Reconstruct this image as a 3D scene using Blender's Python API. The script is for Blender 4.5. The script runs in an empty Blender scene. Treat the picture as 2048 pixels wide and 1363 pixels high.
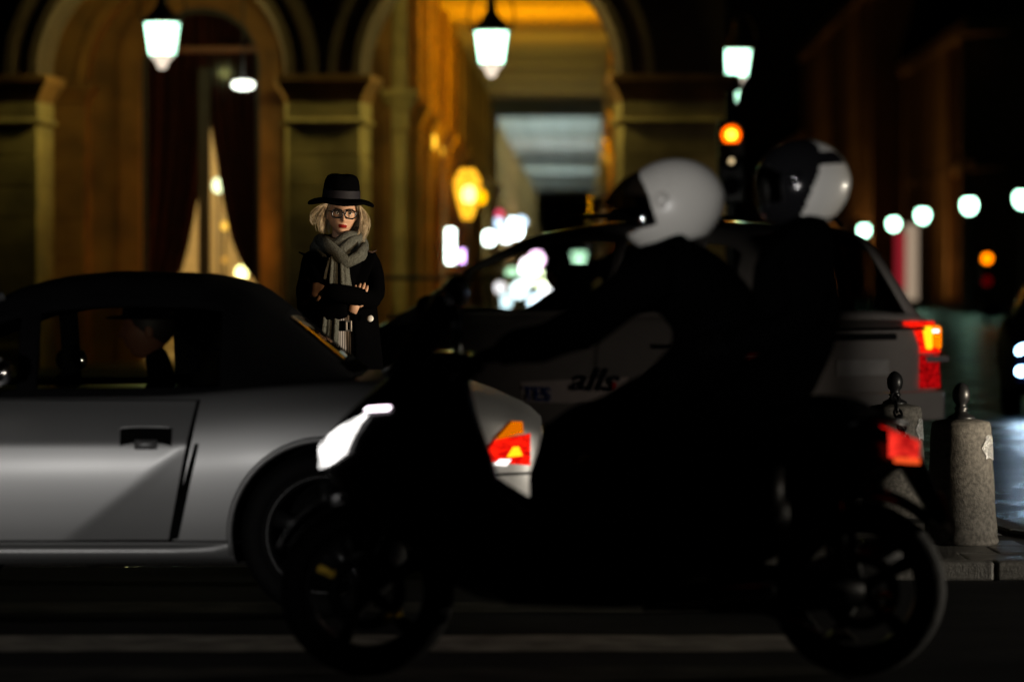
import bpy, bmesh, math, random
import numpy as np
from mathutils import Vector, Matrix, Euler
random.seed(7)
R = math.radians
PI = math.pi
scene = bpy.context.scene
COL = scene.collection

# ------------------------------------------------------------------ camera, night sky, exposure
F, CX, HY, CZ = 7680.0, 1024.0, 560.0, 1.27      # 135 mm lens; eye 1.27 m above the road
cam = bpy.data.cameras.new('camera')
cam.lens = 135.0
cam.sensor_width = 36.0
cam.clip_start = 0.1
cam.clip_end = 2000.0
cam.dof.use_dof = True
cam.dof.focus_distance = 18.55
cam.dof.aperture_fstop = 1.9
cam.dof.aperture_blades = 9
camo = bpy.data.objects.new('camera', cam)
COL.objects.link(camo)
camo.location = (0, 0, CZ)
camo.rotation_euler = (R(90) - math.atan(121.5 / F), 0, 0)
scene.camera = camo

world = bpy.data.worlds.new('World')
scene.world = world
world.use_nodes = True
wn = world.node_tree
wn.nodes.clear()
wo = wn.nodes.new('ShaderNodeOutputWorld')
wb = wn.nodes.new('ShaderNodeBackground')
ws = wn.nodes.new('ShaderNodeTexSky')
ws.sky_type = 'NISHITA'
ws.sun_disc = False
ws.sun_elevation = R(-4.0)
ws.sun_rotation = R(60)
wb.inputs['Strength'].default_value = 0.0022
wn.links.new(ws.outputs[0], wb.inputs[0])
wn.links.new(wb.outputs[0], wo.inputs[0])

scene.view_settings.view_transform = 'Standard'
scene.view_settings.look = 'None'
scene.view_settings.gamma = 1.0
scene.view_settings.use_curve_mapping = False
scene.view_settings.exposure = 0.0
scene.render.engine = 'CYCLES'
scene.cycles.use_denoising = True
scene.cycles.max_bounces = 7
scene.cycles.diffuse_bounces = 3
scene.cycles.glossy_bounces = 3
scene.cycles.transparent_max_bounces = 16
scene.cycles.caustics_reflective = False
scene.cycles.caustics_refractive = False
scene.cycles.sample_clamp_indirect = 4.0

# ------------------------------------------------------------------ helpers
def at(px, py, Y):
    return Vector(((px - CX) / F * Y, Y, CZ - (py - HY) / F * Y))

MATS = {}
def pm(name, col, rough=0.6, metal=0.0, var=0.18, scale=6.0, bump=0.0, bscale=80.0, spec=0.5, coat=0.0, rvar=0.0, piece=0.0, coat_rough=0.03):
    if name in MATS:
        return MATS[name]
    m = bpy.data.materials.new(name)
    m.use_nodes = True
    nt = m.node_tree
    b = nt.nodes['Principled BSDF']
    b.inputs['Roughness'].default_value = rough
    b.inputs['Metallic'].default_value = metal
    b.inputs['Specular IOR Level'].default_value = spec
    b.inputs['Coat Weight'].default_value = coat
    b.inputs['Coat Roughness'].default_value = coat_rough
    tc = nt.nodes.new('ShaderNodeTexCoord')
    nz = nt.nodes.new('ShaderNodeTexNoise')
    nz.inputs['Scale'].default_value = scale
    nz.inputs['Detail'].default_value = 6
    nt.links.new(tc.outputs['Object'], nz.inputs['Vector'])
    mx = nt.nodes.new('ShaderNodeMix')
    mx.data_type = 'RGBA'
    lo = [c * (1 - var) for c in col]
    hi = [min(1, c * (1 + var)) for c in col]
    mx.inputs[6].default_value = (*lo, 1)
    mx.inputs[7].default_value = (*hi, 1)
    rp = nt.nodes.new('ShaderNodeMapRange')
    rp.inputs[1].default_value = 0.3
    rp.inputs[2].default_value = 0.7
    nt.links.new(nz.outputs['Fac'], rp.inputs[0])
    nt.links.new(rp.outputs[0], mx.inputs[0])
    out = mx.outputs[2]
    if piece:
        oi = nt.nodes.new('ShaderNodeObjectInfo')
        mr = nt.nodes.new('ShaderNodeMapRange')
        mr.inputs[3].default_value = 1 - piece
        mr.inputs[4].default_value = 1 + piece
        nt.links.new(oi.outputs['Random'], mr.inputs[0])
        vm = nt.nodes.new('ShaderNodeVectorMath')
        vm.operation = 'SCALE'
        nt.links.new(out, vm.inputs[0])
        nt.links.new(mr.outputs[0], vm.inputs['Scale'])
        out = vm.outputs[0]
    nt.links.new(out, b.inputs['Base Color'])
    if rvar:
        mr = nt.nodes.new('ShaderNodeMapRange')
        mr.inputs[3].default_value = max(0.03, rough - rvar)
        mr.inputs[4].default_value = min(1, rough + rvar)
        nt.links.new(rp.outputs[0], mr.inputs[0])
        nt.links.new(mr.outputs[0], b.inputs['Roughness'])
    if bump:
        n2 = nt.nodes.new('ShaderNodeTexNoise')
        n2.inputs['Scale'].default_value = bscale
        n2.inputs['Detail'].default_value = 4
        nt.links.new(tc.outputs['Object'], n2.inputs['Vector'])
        bp = nt.nodes.new('ShaderNodeBump')
        bp.inputs['Strength'].default_value = bump
        bp.inputs['Distance'].default_value = 0.01
        nt.links.new(n2.outputs['Fac'], bp.inputs['Height'])
        nt.links.new(bp.outputs['Normal'], b.inputs['Normal'])
    MATS[name] = m
    return m

def em(name, col, strength):
    if name in MATS:
        return MATS[name]
    m = bpy.data.materials.new(name)
    m.use_nodes = True
    nt = m.node_tree
    nt.nodes.clear()
    o = nt.nodes.new('ShaderNodeOutputMaterial')
    e = nt.nodes.new('ShaderNodeEmission')
    e.inputs[0].default_value = (*col, 1)
    e.inputs[1].default_value = strength
    nt.links.new(e.outputs[0], o.inputs[0])
    MATS[name] = m
    return m

def glass(name, tint, refl=1.0, rough=0.02):
    if name in MATS:
        return MATS[name]
    m = bpy.data.materials.new(name)
    m.use_nodes = True
    nt = m.node_tree
    nt.nodes.clear()
    o = nt.nodes.new('ShaderNodeOutputMaterial')
    t = nt.nodes.new('ShaderNodeBsdfTransparent')
    t.inputs[0].default_value = (*tint, 1)
    g = nt.nodes.new('ShaderNodeBsdfGlossy')
    g.inputs['Roughness'].default_value = rough
    g.inputs['Color'].default_value = (refl, refl, refl, 1)
    fr = nt.nodes.new('ShaderNodeFresnel')
    ge = nt.nodes.new('ShaderNodeNewGeometry')
    ir = nt.nodes.new('ShaderNodeMapRange')                 # a thin pane reflects alike from both sides
    ir.inputs[3].default_value = 1.5
    ir.inputs[4].default_value = 1 / 1.5
    nt.links.new(ge.outputs['Backfacing'], ir.inputs[0])
    nt.links.new(ir.outputs[0], fr.inputs[0])
    mx = nt.nodes.new('ShaderNodeMixShader')
    nt.links.new(fr.outputs[0], mx.inputs[0])
    nt.links.new(t.outputs[0], mx.inputs[1])
    nt.links.new(g.outputs[0], mx.inputs[2])
    nt.links.new(mx.outputs[0], o.inputs[0])
    MATS[name] = m
    return m

class MB:
    def __init__(s):
        s.v, s.f, s.m, s.s = [], [], [], []
    def add(s, vs, fs, mi=0, smooth=False):
        o = len(s.v)
        s.v += [tuple(v) for v in vs]
        for i, f in enumerate(fs):
            s.f.append([o + k for k in f])
            s.m.append(mi[i] if isinstance(mi, list) else mi)
            s.s.append(smooth)
        return s
    def box(s, c, d, rot=None, mi=0):
        x, y, z = d[0] / 2, d[1] / 2, d[2] / 2
        vs = [Vector((a, b, e)) for a in (-x, x) for b in (-y, y) for e in (-z, z)]
        if rot is not None:
            vs = [rot @ v for v in vs]
        vs = [v + Vector(c) for v in vs]
        return s.add(vs, [(0, 1, 3, 2), (4, 6, 7, 5), (0, 4, 5, 1), (2, 3, 7, 6), (0, 2, 6, 4), (1, 5, 7, 3)], mi)
    def b2(s, x0, x1, y0, y1, z0, z1, mi=0):
        return s.box(((x0 + x1) / 2, (y0 + y1) / 2, (z0 + z1) / 2), (abs(x1 - x0), abs(y1 - y0), abs(z1 - z0)), None, mi)
    def rings(s, rs, closed=True, cap=True, mi=0, smooth=True):
        n = len(rs[0])
        vs = [p for r in rs for p in r]
        fs = []
        for i in range(len(rs) - 1):
            for j in range(n if closed else n - 1):
                k = (j + 1) % n
                fs.append((i * n + j, i * n + k, (i + 1) * n + k, (i + 1) * n + j))
        if cap and closed:
            fs.append(tuple(reversed(range(n))))
            fs.append(tuple(range((len(rs) - 1) * n, len(rs) * n)))
        return s.add(vs, fs, mi, smooth)
    def tube(s, pts, rad, n=8, cap=True, mi=0, closed=False, up=None, smooth=True):
        pts = [Vector(p) for p in pts]
        N = len(pts)
        if not isinstance(rad, (list, tuple)):
            rad = [rad] * N
        T = []
        for i in range(N):
            a = pts[(i - 1) % N] if (closed or i > 0) else pts[i]
            b = pts[(i + 1) % N] if (closed or i < N - 1) else pts[i]
            t = (b - a)
            T.append(t.normalized() if t.length > 1e-9 else Vector((0, 0, 1)))
        u = Vector(up) if up is not None else (Vector((0, 0, 1)) if abs(T[0].z) < 0.9 else Vector((1, 0, 0)))
        rs = []
        for i in range(N):
            u = (u - T[i] * u.dot(T[i]))
            u.normalize()
            w = T[i].cross(u)
            r = rad[i]
            rx, ry = (r if isinstance(r, (tuple, list)) else (r, r))
            rs.append([pts[i] + u * (ry * math.sin(2 * PI * k / n)) + w * (rx * math.cos(2 * PI * k / n)) for k in range(n)])
        if closed:
            rs.append(rs[0])
        return s.rings(rs, True, cap and not closed, mi, smooth)
    def lathe(s, prof, n=20, o=(0, 0, 0), M=None, mi=0, cap=True, smooth=True, sc=(1, 1)):
        M = M or Matrix.Identity(3)
        rs = [[M @ Vector((r * sc[0] * math.cos(2 * PI * k / n), r * sc[1] * math.sin(2 * PI * k / n), z)) + Vector(o) for k in range(n)] for r, z in prof]
        return s.rings(rs, True, cap, mi, smooth)
    def ball(s, c, r, nu=16, nv=10, mi=0, M=None):
        if not isinstance(r, (tuple, list)):
            r = (r, r, r)
        M = M or Matrix.Identity(3)
        rs = []
        for i in range(1, nv):
            t = -PI / 2 + PI * i / nv
            rs.append([M @ Vector((r[0] * math.cos(t) * math.cos(2 * PI * k / nu), r[1] * math.cos(t) * math.sin(2 * PI * k / nu), r[2] * math.sin(t))) + Vector(c) for k in range(nu)])
        return s.rings(rs, True, True, mi, True)
    def prism(s, poly, y0, y1, mi=0, smooth=False):          # polygon in x,z drawn out along y
        n = len(poly)
        vs = [(x, y0, z) for x, z in poly] + [(x, y1, z) for x, z in poly]
        fs = [tuple(range(n)), tuple(reversed(range(n, 2 * n)))]
        fs += [(i, i + n, (i + 1) % n + n, (i + 1) % n) for i in range(n)]
        return s.add(vs, fs, mi, smooth)
    def grid(s, fn, nu, nv, mi=0, smooth=True, thick=0.0):
        vs = [fn(i / nu, j / nv) for j in range(nv + 1) for i in range(nu + 1)]
        w = nu + 1
        fs = [(j * w + i, j * w + i + 1, (j + 1) * w + i + 1, (j + 1) * w + i) for j in range(nv) for i in range(nu)]
        return s.add(vs, fs, mi, smooth)
    def rect(s, x0, x1, y0, y1, steps, mi=0, sp=0.0):        # stacked rectangular rings: (outset, z); sp splays the back
        rs = []
        for o, z in steps:
            rs.append([(x0 - o, y0 - o, z), (x1 + o, y0 - o, z), (x1 + o + sp, y1 + o, z), (x0 - o - sp, y1 + o, z)])
        return s.rings(rs, True, True, mi, False)
    def mesh(s, name='mesh', mats=(), fix=True):
        me = bpy.data.meshes.new(name)
        me.from_pydata(s.v, [], s.f)
        for m in mats:
            me.materials.append(m)
        me.polygons.foreach_set('material_index', s.m)
        me.polygons.foreach_set('use_smooth', s.s)
        if fix:
            bm = bmesh.new()
            bm.from_mesh(me)
            bmesh.ops.remove_doubles(bm, verts=bm.verts, dist=1e-5)
            bmesh.ops.recalc_face_normals(bm, faces=bm.faces)
            bm.to_mesh(me)
            bm.free()
        me.update()
        return me
    def build(s, name, mats, parent=None, bevel=0.0, sub=0, solid=0.0, sharp=None, loc=None, fix=True, seg=2):
        if not isinstance(mats, (list, tuple)):
            mats = [mats]
        me = s.mesh(name, mats, fix)
        if sharp:
            me.set_sharp_from_angle(angle=R(sharp))
        return obj(name, me, parent, loc, bevel, sub, solid, seg)

def obj(name, me, parent=None, loc=None, bevel=0, sub=0, solid=0, seg=2):
    o = bpy.data.objects.new(name, me)
    COL.objects.link(o)
    if parent is not None:
        o.parent = parent
    if loc is not None:
        o.location = loc
    if solid:
        md = o.modifiers.new('solid', 'SOLIDIFY')
        md.thickness = solid
        md.offset = 0
    if bevel:
        md = o.modifiers.new('bevel', 'BEVEL')
        md.width = bevel
        md.segments = seg
        md.limit_method = 'ANGLE'
    if sub:
        md = o.modifiers.new('sub', 'SUBSURF')
        md.levels = sub
        md.render_levels = sub
    return o

def tag(o, label=None, cat=None, group=None, kind=None):
    if label: o['label'] = label
    if cat: o['category'] = cat
    if group: o['group'] = group
    if kind: o['kind'] = kind
    return o

def thing(name, label, cat, loc=(0, 0, 0), rz=0.0, group=None):
    o = bpy.data.objects.new(name, None)
    o.empty_display_size = 0.2
    COL.objects.link(o)
    o.location = loc
    o.rotation_euler = (0, 0, rz)
    return tag(o, label, cat, group)

def kids(o):
    return [c for c in bpy.data.objects if c.parent == o]

def copy_tree(o, parent=None):
    c = o.copy()
    COL.objects.link(c)
    c.parent = parent
    for ch in list(o.children):
        copy_tree(ch, c)
    return c

def dup(o, loc, rz, label, group=None):
    c = copy_tree(o)
    c.location = loc
    c.rotation_euler = (0, 0, rz)
    c['label'] = label
    if group: c['group'] = group
    return c

def spot(name, parent, loc, aim, power, col, ang=70, blend=0.6, size=0.08):
    l = bpy.data.lights.new(name, 'SPOT')
    l.energy = power
    l.color = col
    l.spot_size = R(ang)
    l.spot_blend = blend
    l.shadow_soft_size = size
    o = bpy.data.objects.new(name, l)
    COL.objects.link(o)
    o.parent = parent
    o.location = loc
    o.rotation_euler = (Vector(aim) - Vector(loc)).to_track_quat('-Z', 'Y').to_euler()
    return o

def area(name, parent, loc, aim, power, col, sx, sy, spread=180):
    l = bpy.data.lights.new(name, 'AREA')
    l.shape = 'RECTANGLE'
    l.energy = power
    l.color = col
    l.size = sx
    l.size_y = sy
    l.spread = R(spread)
    o = bpy.data.objects.new(name, l)
    COL.objects.link(o)
    o.parent = parent
    o.location = loc
    o.rotation_euler = (Vector(aim) - Vector(loc)).to_track_quat('-Z', 'Y').to_euler()
    return o

def bake(o):                                                 # evaluated mesh of o, modifiers applied
    dg = bpy.context.evaluated_depsgraph_get()
    dg.update()
    return bpy.data.meshes.new_from_object(o.evaluated_get(dg), depsgraph=dg)

def skin(pts, edges, root, sub=2):
    """One continuous surface grown round a skeleton: pts name -> (co, radius or (rx, ry))."""
    names = list(pts)
    ix = {n: i for i, n in enumerate(names)}
    me = bpy.data.meshes.new('skin')
    me.from_pydata([tuple(pts[n][0]) for n in names], [(ix[a], ix[b]) for a, b in edges], [])
    o = bpy.data.objects.new('skin', me)
    COL.objects.link(o)
    md = o.modifiers.new('skin', 'SKIN')
    md.use_smooth_shade = True
    lay = me.skin_vertices[0].data
    for n in names:
        r = pts[n][1]
        lay[ix[n]].radius = r if isinstance(r, tuple) else (r, r)
        lay[ix[n]].use_root = (n == root)
    s = o.modifiers.new('sub', 'SUBSURF')
    s.levels = sub
    s.render_levels = sub
    m2 = bake(o)
    bpy.data.objects.remove(o)
    vs = [v.co.copy() for v in m2.vertices]
    fs = [tuple(p.vertices) for p in m2.polygons]
    bpy.data.meshes.remove(m2)
    bpy.data.meshes.remove(me)
    return vs, fs

def chain(*names):
    return [(names[i], names[i + 1]) for i in range(len(names) - 1)]

def hand(mb, wrist, along, back, mi=0, side=1, curl=1.0, size=1.0):
    """Palm, four unequal bent fingers and a thumb: along = wrist to knuckles, back = out of the back of the hand."""
    a = Vector(along).normalized()
    b = Vector(back)
    b = (b - a * b.dot(a)).normalized()
    w = a.cross(b) * side                                    # towards the thumb
    W = Vector(wrist)
    s = size
    mb.tube([W - a * 0.03 * s, W + a * 0.015 * s, W + a * 0.05 * s, W + a * 0.085 * s, W + a * 0.094 * s],
            [(0.024 * s, 0.021 * s), (0.028 * s, 0.018 * s), (0.039 * s, 0.016 * s), (0.041 * s, 0.013 * s), (0.034 * s, 0.008 * s)], 12, True, mi, up=b)
    lens = [0.070, 0.079, 0.073, 0.057]
    for i, L in enumerate(lens):
        k = W + a * (0.080 - 0.004 * abs(i - 1)) * s + w * ((1.5 - i) * 0.0195) * s
        pts, d, nb = [k], a.copy(), b.copy()
        for seg, frac in ((0, 0.45), (1, 0.31), (2, 0.24)):
            ang = curl * (0.55 + 0.25 * seg + 0.05 * i)
            d2 = d * math.cos(ang) - nb * math.sin(ang)
            nb = nb * math.cos(ang) + d * math.sin(ang)
            d = d2
            pts.append(pts[-1] + d * L * frac * s)
        mb.tube(pts, [0.0092 * s, 0.0088 * s, 0.0078 * s, 0.0055 * s], 8, True, mi)
    t0 = W + a * 0.022 * s + w * 0.028 * s
    t1 = t0 + (a * 0.75 + w * 0.55 - b * 0.30).normalized() * 0.036 * s
    t2 = t1 + (a * 0.85 + w * 0.10 - b * 0.55).normalized() * 0.030 * s
    t3 = t2 + (a * 0.75 - w * 0.20 - b * 0.60).normalized() * 0.022 * s
    mb.tube([t0 - w * 0.012 * s, t0, t1, t2, t3], [0.013 * s, 0.013 * s, 0.0105 * s, 0.0095 * s, 0.006 * s], 8, True, mi)

def text_mesh(body, size, depth=0.001, shear=0.0, sx=1.0, bold=0.0):
    cu = bpy.data.curves.new('text', 'FONT')
    cu.body = body
    cu.size = size
    cu.extrude = depth
    cu.shear = shear
    cu.offset = bold
    cu.align_x = 'LEFT'
    o = bpy.data.objects.new('text', cu)
    COL.objects.link(o)
    m = bake(o)
    bpy.data.objects.remove(o)
    return m

# ------------------------------------------------------------------ materials
M = {}
M['asphalt'] = pm('wet asphalt', (0.022, 0.022, 0.024), 0.30, var=0.35, spec=0.17, scale=1.3, bump=0.55, bscale=70, rvar=0.14)
M['dryasphalt'] = pm('dry asphalt', (0.020, 0.020, 0.021), 0.92, var=0.45, spec=0.08, scale=1.7, bump=0.6, bscale=90)
wn_ = M['asphalt'].node_tree                                   # the wet carriageway: long shallow ripples break up reflections
_tc, _mp, _nz, _b2 = (wn_.nodes.new(k) for k in ('ShaderNodeTexCoord', 'ShaderNodeMapping', 'ShaderNodeTexNoise', 'ShaderNodeBump'))
_mp.inputs['Scale'].default_value = (0.35, 0.85, 1)
_nz.inputs['Scale'].default_value = 1.0
_nz.inputs['Detail'].default_value = 3
_b2.inputs['Strength'].default_value = 0.30
_b2.inputs['Distance'].default_value = 0.06
_pb = wn_.nodes['Principled BSDF']
_ob = _pb.inputs['Normal'].links[0].from_node
wn_.links.new(_tc.outputs['Object'], _mp.inputs[0])
wn_.links.new(_mp.outputs[0], _nz.inputs['Vector'])
wn_.links.new(_nz.outputs['Fac'], _b2.inputs['Height'])
wn_.links.new(_ob.outputs[0], _b2.inputs['Normal'])
wn_.links.new(_b2.outputs[0], _pb.inputs['Normal'])
M['paint'] = pm('worn road paint', (0.30, 0.275, 0.24), 0.8, var=0.55, scale=6, bump=0.4, bscale=90)
M['wornpaint'] = pm('nearly worn off road paint', (0.060, 0.057, 0.052), 0.85, var=0.6, scale=4, spec=0.1, bump=0.5, bscale=90)
M['granite'] = pm('kerb granite', (0.26, 0.25, 0.23), 0.55, var=0.35, scale=40, bump=0.5, bscale=120, piece=0.2)
M['paver'] = pm('paving stone', (0.15, 0.145, 0.135), 0.38, var=0.3, scale=7, bump=0.4, bscale=60, piece=0.3, rvar=0.12)
M['pavebed'] = pm('pavement bed', (0.06, 0.058, 0.055), 0.8)
M['concrete'] = pm('bollard stone', (0.15, 0.138, 0.120), 0.85, var=0.5, scale=55, bump=0.30, bscale=140)
M['iron'] = pm('black cast iron', (0.012, 0.012, 0.013), 0.38, var=0.2, spec=0.5)
M['foil'] = pm('silver sticker', (0.72, 0.72, 0.70), 0.3, 0.85, var=0.5, scale=90, bump=1.0, bscale=150)
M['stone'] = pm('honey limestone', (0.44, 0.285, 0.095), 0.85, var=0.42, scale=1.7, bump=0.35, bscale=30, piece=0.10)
M['dimstone'] = pm('shaded brown stone', (0.25, 0.100, 0.018), 0.85, var=0.40, scale=1.7, bump=0.35, bscale=30, piece=0.12)  # dim light on inner walls and shade on imposts painted into the colour
M['shadestone'] = pm('shaded limestone', (0.095, 0.050, 0.022), 0.9, var=0.3, scale=1.2, bump=0.35, bscale=30)  # shade above the arches painted in as darker limestone
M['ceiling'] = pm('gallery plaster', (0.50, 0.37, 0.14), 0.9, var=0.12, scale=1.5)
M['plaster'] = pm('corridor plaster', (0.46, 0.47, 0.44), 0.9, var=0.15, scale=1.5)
M['floor'] = pm('gallery floor', (0.16, 0.14, 0.11), 0.4, var=0.2)
M['lampiron'] = pm('lantern iron', (0.015, 0.012, 0.010), 0.5)
def lit_pane(name, col, st, tr):
    # frosted lantern pane: glows, and lets part of the bulb's light through
    m = em(name, col, st)
    nt = m.node_tree
    e, o = nt.nodes['Emission'], nt.nodes['Material Output']
    t = nt.nodes.new('ShaderNodeBsdfTransparent')
    x = nt.nodes.new('ShaderNodeMixShader')
    x.inputs[0].default_value = tr
    nt.links.new(e.outputs[0], x.inputs[1])
    nt.links.new(t.outputs[0], x.inputs[2])
    nt.links.new(x.outputs[0], o.inputs[0])
    return m
M['lampglass'] = lit_pane('lantern light', (0.50, 1.0, 0.70), 5.5, 0.4)
M['lampfin'] = em('lantern light lower', (1.0, 0.84, 0.66), 1.1)
M['globe'] = em('street globe light', (0.50, 1.0, 0.70), 12.0)
M['amber'] = em('amber lamp', (1.0, 0.48, 0.02), 2.6)
M['amberw'] = em('bright amber lamp', (1.0, 0.66, 0.20), 9.0)
M['velvet'] = pm('red velvet', (0.060, 0.006, 0.003), 0.95, var=0.3, scale=5)
M['cream'] = pm('cream room wall', (0.62, 0.50, 0.30), 0.9, var=0.08)
M['darkwood'] = pm('dark window wood', (0.030, 0.016, 0.010), 0.6)
M['winglass'] = glass('window pane', (0.90, 0.90, 0.86), 0.015, 0.08)
M['silver'] = pm('silver car paint', (0.43, 0.43, 0.43), 0.46, 0.6, var=0.03, scale=2, coat=0.45, coat_rough=0.22)
M['gap'] = pm('dark gap', (0.004, 0.004, 0.004), 0.9, spec=0.1)
M['softtop'] = pm('black canvas', (0.006, 0.006, 0.0065), 0.95, var=0.2, spec=0.1, bump=0.2, bscale=300)
M['carglass'] = glass('car glass', (0.64, 0.65, 0.58), 0.9)
M['darkglass'] = glass('dark car glass', (0.06, 0.06, 0.062), 0.8)
M['rubber'] = pm('tyre rubber', (0.005, 0.005, 0.005), 0.75, spec=0.2, var=0.2, bump=0.3, bscale=60)
M['alloy'] = pm('wheel alloy', (0.32, 0.32, 0.32), 0.35, 0.9, var=0.1)
M['darkalloy'] = pm('dark wheel alloy', (0.05, 0.05, 0.05), 0.4, 0.8, var=0.1)
M['litrubber'] = pm('lit tyre tread', (0.050, 0.050, 0.050), 0.8, var=0.3, scale=30, bump=0.4, bscale=60)  # lamplight on the rear tread painted in as paler rubber
M['blackrim'] = pm('black wheel rim', (0.008, 0.008, 0.008), 0.45, var=0.1, spec=0.3)
M['gold'] = pm('amber glint on brake part', (0.90, 0.58, 0.08), 0.35, 0.9, var=0.15)  # gold colour stands in for amber lamps reflected on the wheels
M['chrome'] = pm('chrome', (0.65, 0.65, 0.67), 0.15, 1.0, var=0.05)
M['trim'] = pm('black trim', (0.010, 0.010, 0.010), 0.55, var=0.1, spec=0.3)
M['cabin'] = pm('dark car interior', (0.010, 0.009, 0.008), 0.9, spec=0.1)
M['vanpaint'] = pm('pale van paint', (0.34, 0.31, 0.28), 0.30, 0.15, var=0.04, coat=0.5)
M['bluepaint'] = pm('dark blue car paint', (0.003, 0.004, 0.014), 0.6, 0.0, var=0.05, spec=0.05)
M['redplastic'] = pm('red lens', (0.30, 0.004, 0.004), 0.15, var=0.2, scale=40, coat=1)
M['orangelens'] = em('orange brake light', (1.0, 0.20, 0.0), 1.3)
M['yellowlens'] = em('yellow brake glow', (1.0, 0.62, 0.01), 1.5)
M['amberlens'] = em('amber indicator', (0.9, 0.18, 0.0), 0.8)
M['whitelens'] = em('white reflection glow', (1.0, 0.95, 0.9), 2.0)
def emvar(name, c0, s0, c1, s1, scale=30.0, stretch=(1, 1, 1)):
    # glow of a lens broken up by its reflector: two colours and strengths mixed by a noise
    m = em(name, c0, s0)
    nt = m.node_tree
    e = nt.nodes['Emission']
    tc, mp, nz, rr = (nt.nodes.new(k) for k in ('ShaderNodeTexCoord', 'ShaderNodeMapping', 'ShaderNodeTexNoise', 'ShaderNodeMapRange'))
    mp.inputs['Scale'].default_value = stretch
    nz.inputs['Scale'].default_value = scale
    nz.inputs['Detail'].default_value = 2
    rr.inputs[1].default_value = 0.30
    rr.inputs[2].default_value = 0.70
    mx = nt.nodes.new('ShaderNodeMix')
    mx.data_type = 'RGBA'
    mx.inputs[6].default_value = (*[c * s0 for c in c0], 1)
    mx.inputs[7].default_value = (*[c * s1 for c in c1], 1)
    nt.links.new(tc.outputs['Object'], mp.inputs[0])
    nt.links.new(mp.outputs[0], nz.inputs['Vector'])
    nt.links.new(nz.outputs['Fac'], rr.inputs[0])
    nt.links.new(rr.outputs[0], mx.inputs[0])
    nt.links.new(mx.outputs[2], e.inputs[0])
    e.inputs[1].default_value = 1.0
    return m
M['headlamp'] = emvar('headlamp glow', (1.0, 0.97, 0.94), 4.5, (1.0, 0.93, 0.90), 0.10, 13.0, (1, 1, 1.6))
M['xenon'] = em('blue white headlamp', (0.36, 0.66, 1.0), 15.0)
M['clearlens'] = pm('clear lens', (0.5, 0.5, 0.5), 0.15, 0.6, var=0.2, scale=40, coat=1)
M['scooter'] = pm('black scooter plastic', (0.0012, 0.0012, 0.0014), 0.24, var=0.1, spec=0.30)
M['seatvinyl'] = pm('black vinyl', (0.001, 0.001, 0.001), 0.8, spec=0.02)
M['jacket'] = pm('black riding jacket', (0.0010, 0.0010, 0.0011), 1.0, spec=0.0, bump=0.3, bscale=60)
M['jeans'] = pm('dark riding trousers', (0.0010, 0.0010, 0.0011), 1.0, spec=0.0)
M['glove'] = pm('black glove', (0.001, 0.001, 0.001), 0.9, spec=0.02)
M['helmwhite'] = pm('white helmet shell', (0.62, 0.60, 0.56), 0.32, var=0.05, coat=0.3)
M['helmblack'] = pm('black helmet shell', (0.008, 0.008, 0.009), 0.12, var=0.05, coat=0.6)
M['visor'] = glass('helmet visor', (0.16, 0.14, 0.12), 1.0)
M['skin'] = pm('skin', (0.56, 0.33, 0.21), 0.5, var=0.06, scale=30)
M['shadeskin'] = pm('shaded driver skin', (0.20, 0.075, 0.040), 0.6, var=0.06)  # skin darkened to paint in the shade on the faces
M['lips'] = pm('red lipstick', (0.27, 0.012, 0.010), 0.35, var=0.05)
M['brow'] = pm('eyebrow', (0.10, 0.055, 0.025), 0.8)
M['hair'] = pm('blonde hair', (0.52, 0.41, 0.26), 0.5, var=0.35, scale=90)
M['felt'] = pm('black felt', (0.0015, 0.0015, 0.0018), 1.0, spec=0.01)
M['ribbon'] = pm('grey hat ribbon', (0.012, 0.011, 0.015), 0.7, var=0.15, scale=60, spec=0.2)
M['coat'] = pm('black wool coat', (0.0012, 0.0012, 0.0014), 1.0, spec=0.01, bump=0.2, bscale=200)
M['knit'] = pm('grey knit scarf', (0.095, 0.098, 0.084), 0.95, var=0.35, scale=120, spec=0.1, bump=0.8, bscale=160)
M['pinstripe'] = None
M['leather'] = pm('black leather', (0.003, 0.003, 0.003), 0.5, spec=0.1)
M['frames'] = pm('black spectacle frame', (0.006, 0.005, 0.005), 0.25)
M['lensglass'] = glass('spectacle lens', (0.97, 0.97, 0.95), 0.5)
M['eyewhite'] = pm('eye white', (0.62, 0.58, 0.52), 0.25, var=0.02)
M['iris'] = pm('dark iris', (0.02, 0.015, 0.010), 0.15)
M['pearl'] = pm('pale badge', (0.85, 0.83, 0.80), 0.35, var=0.05)
M['poleblack'] = pm('dark green pole', (0.012, 0.016, 0.013), 0.5)
M['plate'] = pm('pale plate', (0.40, 0.38, 0.35), 0.6)
M['siglred'] = em('red signal', (1.0, 0.10, 0.0), 3.0)
M['siglredcore'] = em('red signal core', (1.0, 0.48, 0.02), 7.0)
M['siglamber'] = em('amber signal', (1.0, 0.20, 0.0), 4.5)
M['sigldim'] = em('dim red signal', (0.6, 0.0, 0.005), 0.12)
M['palace'] = pm('palace stone', (0.36, 0.24, 0.12), 0.9, var=0.2, scale=0.4)
M['slate'] = pm('slate roof', (0.06, 0.045, 0.04), 0.7)
M['palaceglass'] = pm('dark palace window', (0.012, 0.012, 0.016), 0.2)
M['redcloth'] = em('red banner glow', (0.65, 0.03, 0.05), 0.36)
M['creamcloth'] = em('cream banner glow', (0.70, 0.52, 0.36), 0.5)
M['redlens'] = emvar('red tail light', (1.0, 0.014, 0.003), 1.5, (0.85, 0.0, 0.004), 0.55, 26.0, (1, 1, 2.5))
M['darkred'] = emvar('dim red tail light', (0.75, 0.004, 0.006), 0.75, (0.25, 0.0, 0.004), 0.10, 22.0, (1, 1, 2.0))
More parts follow.
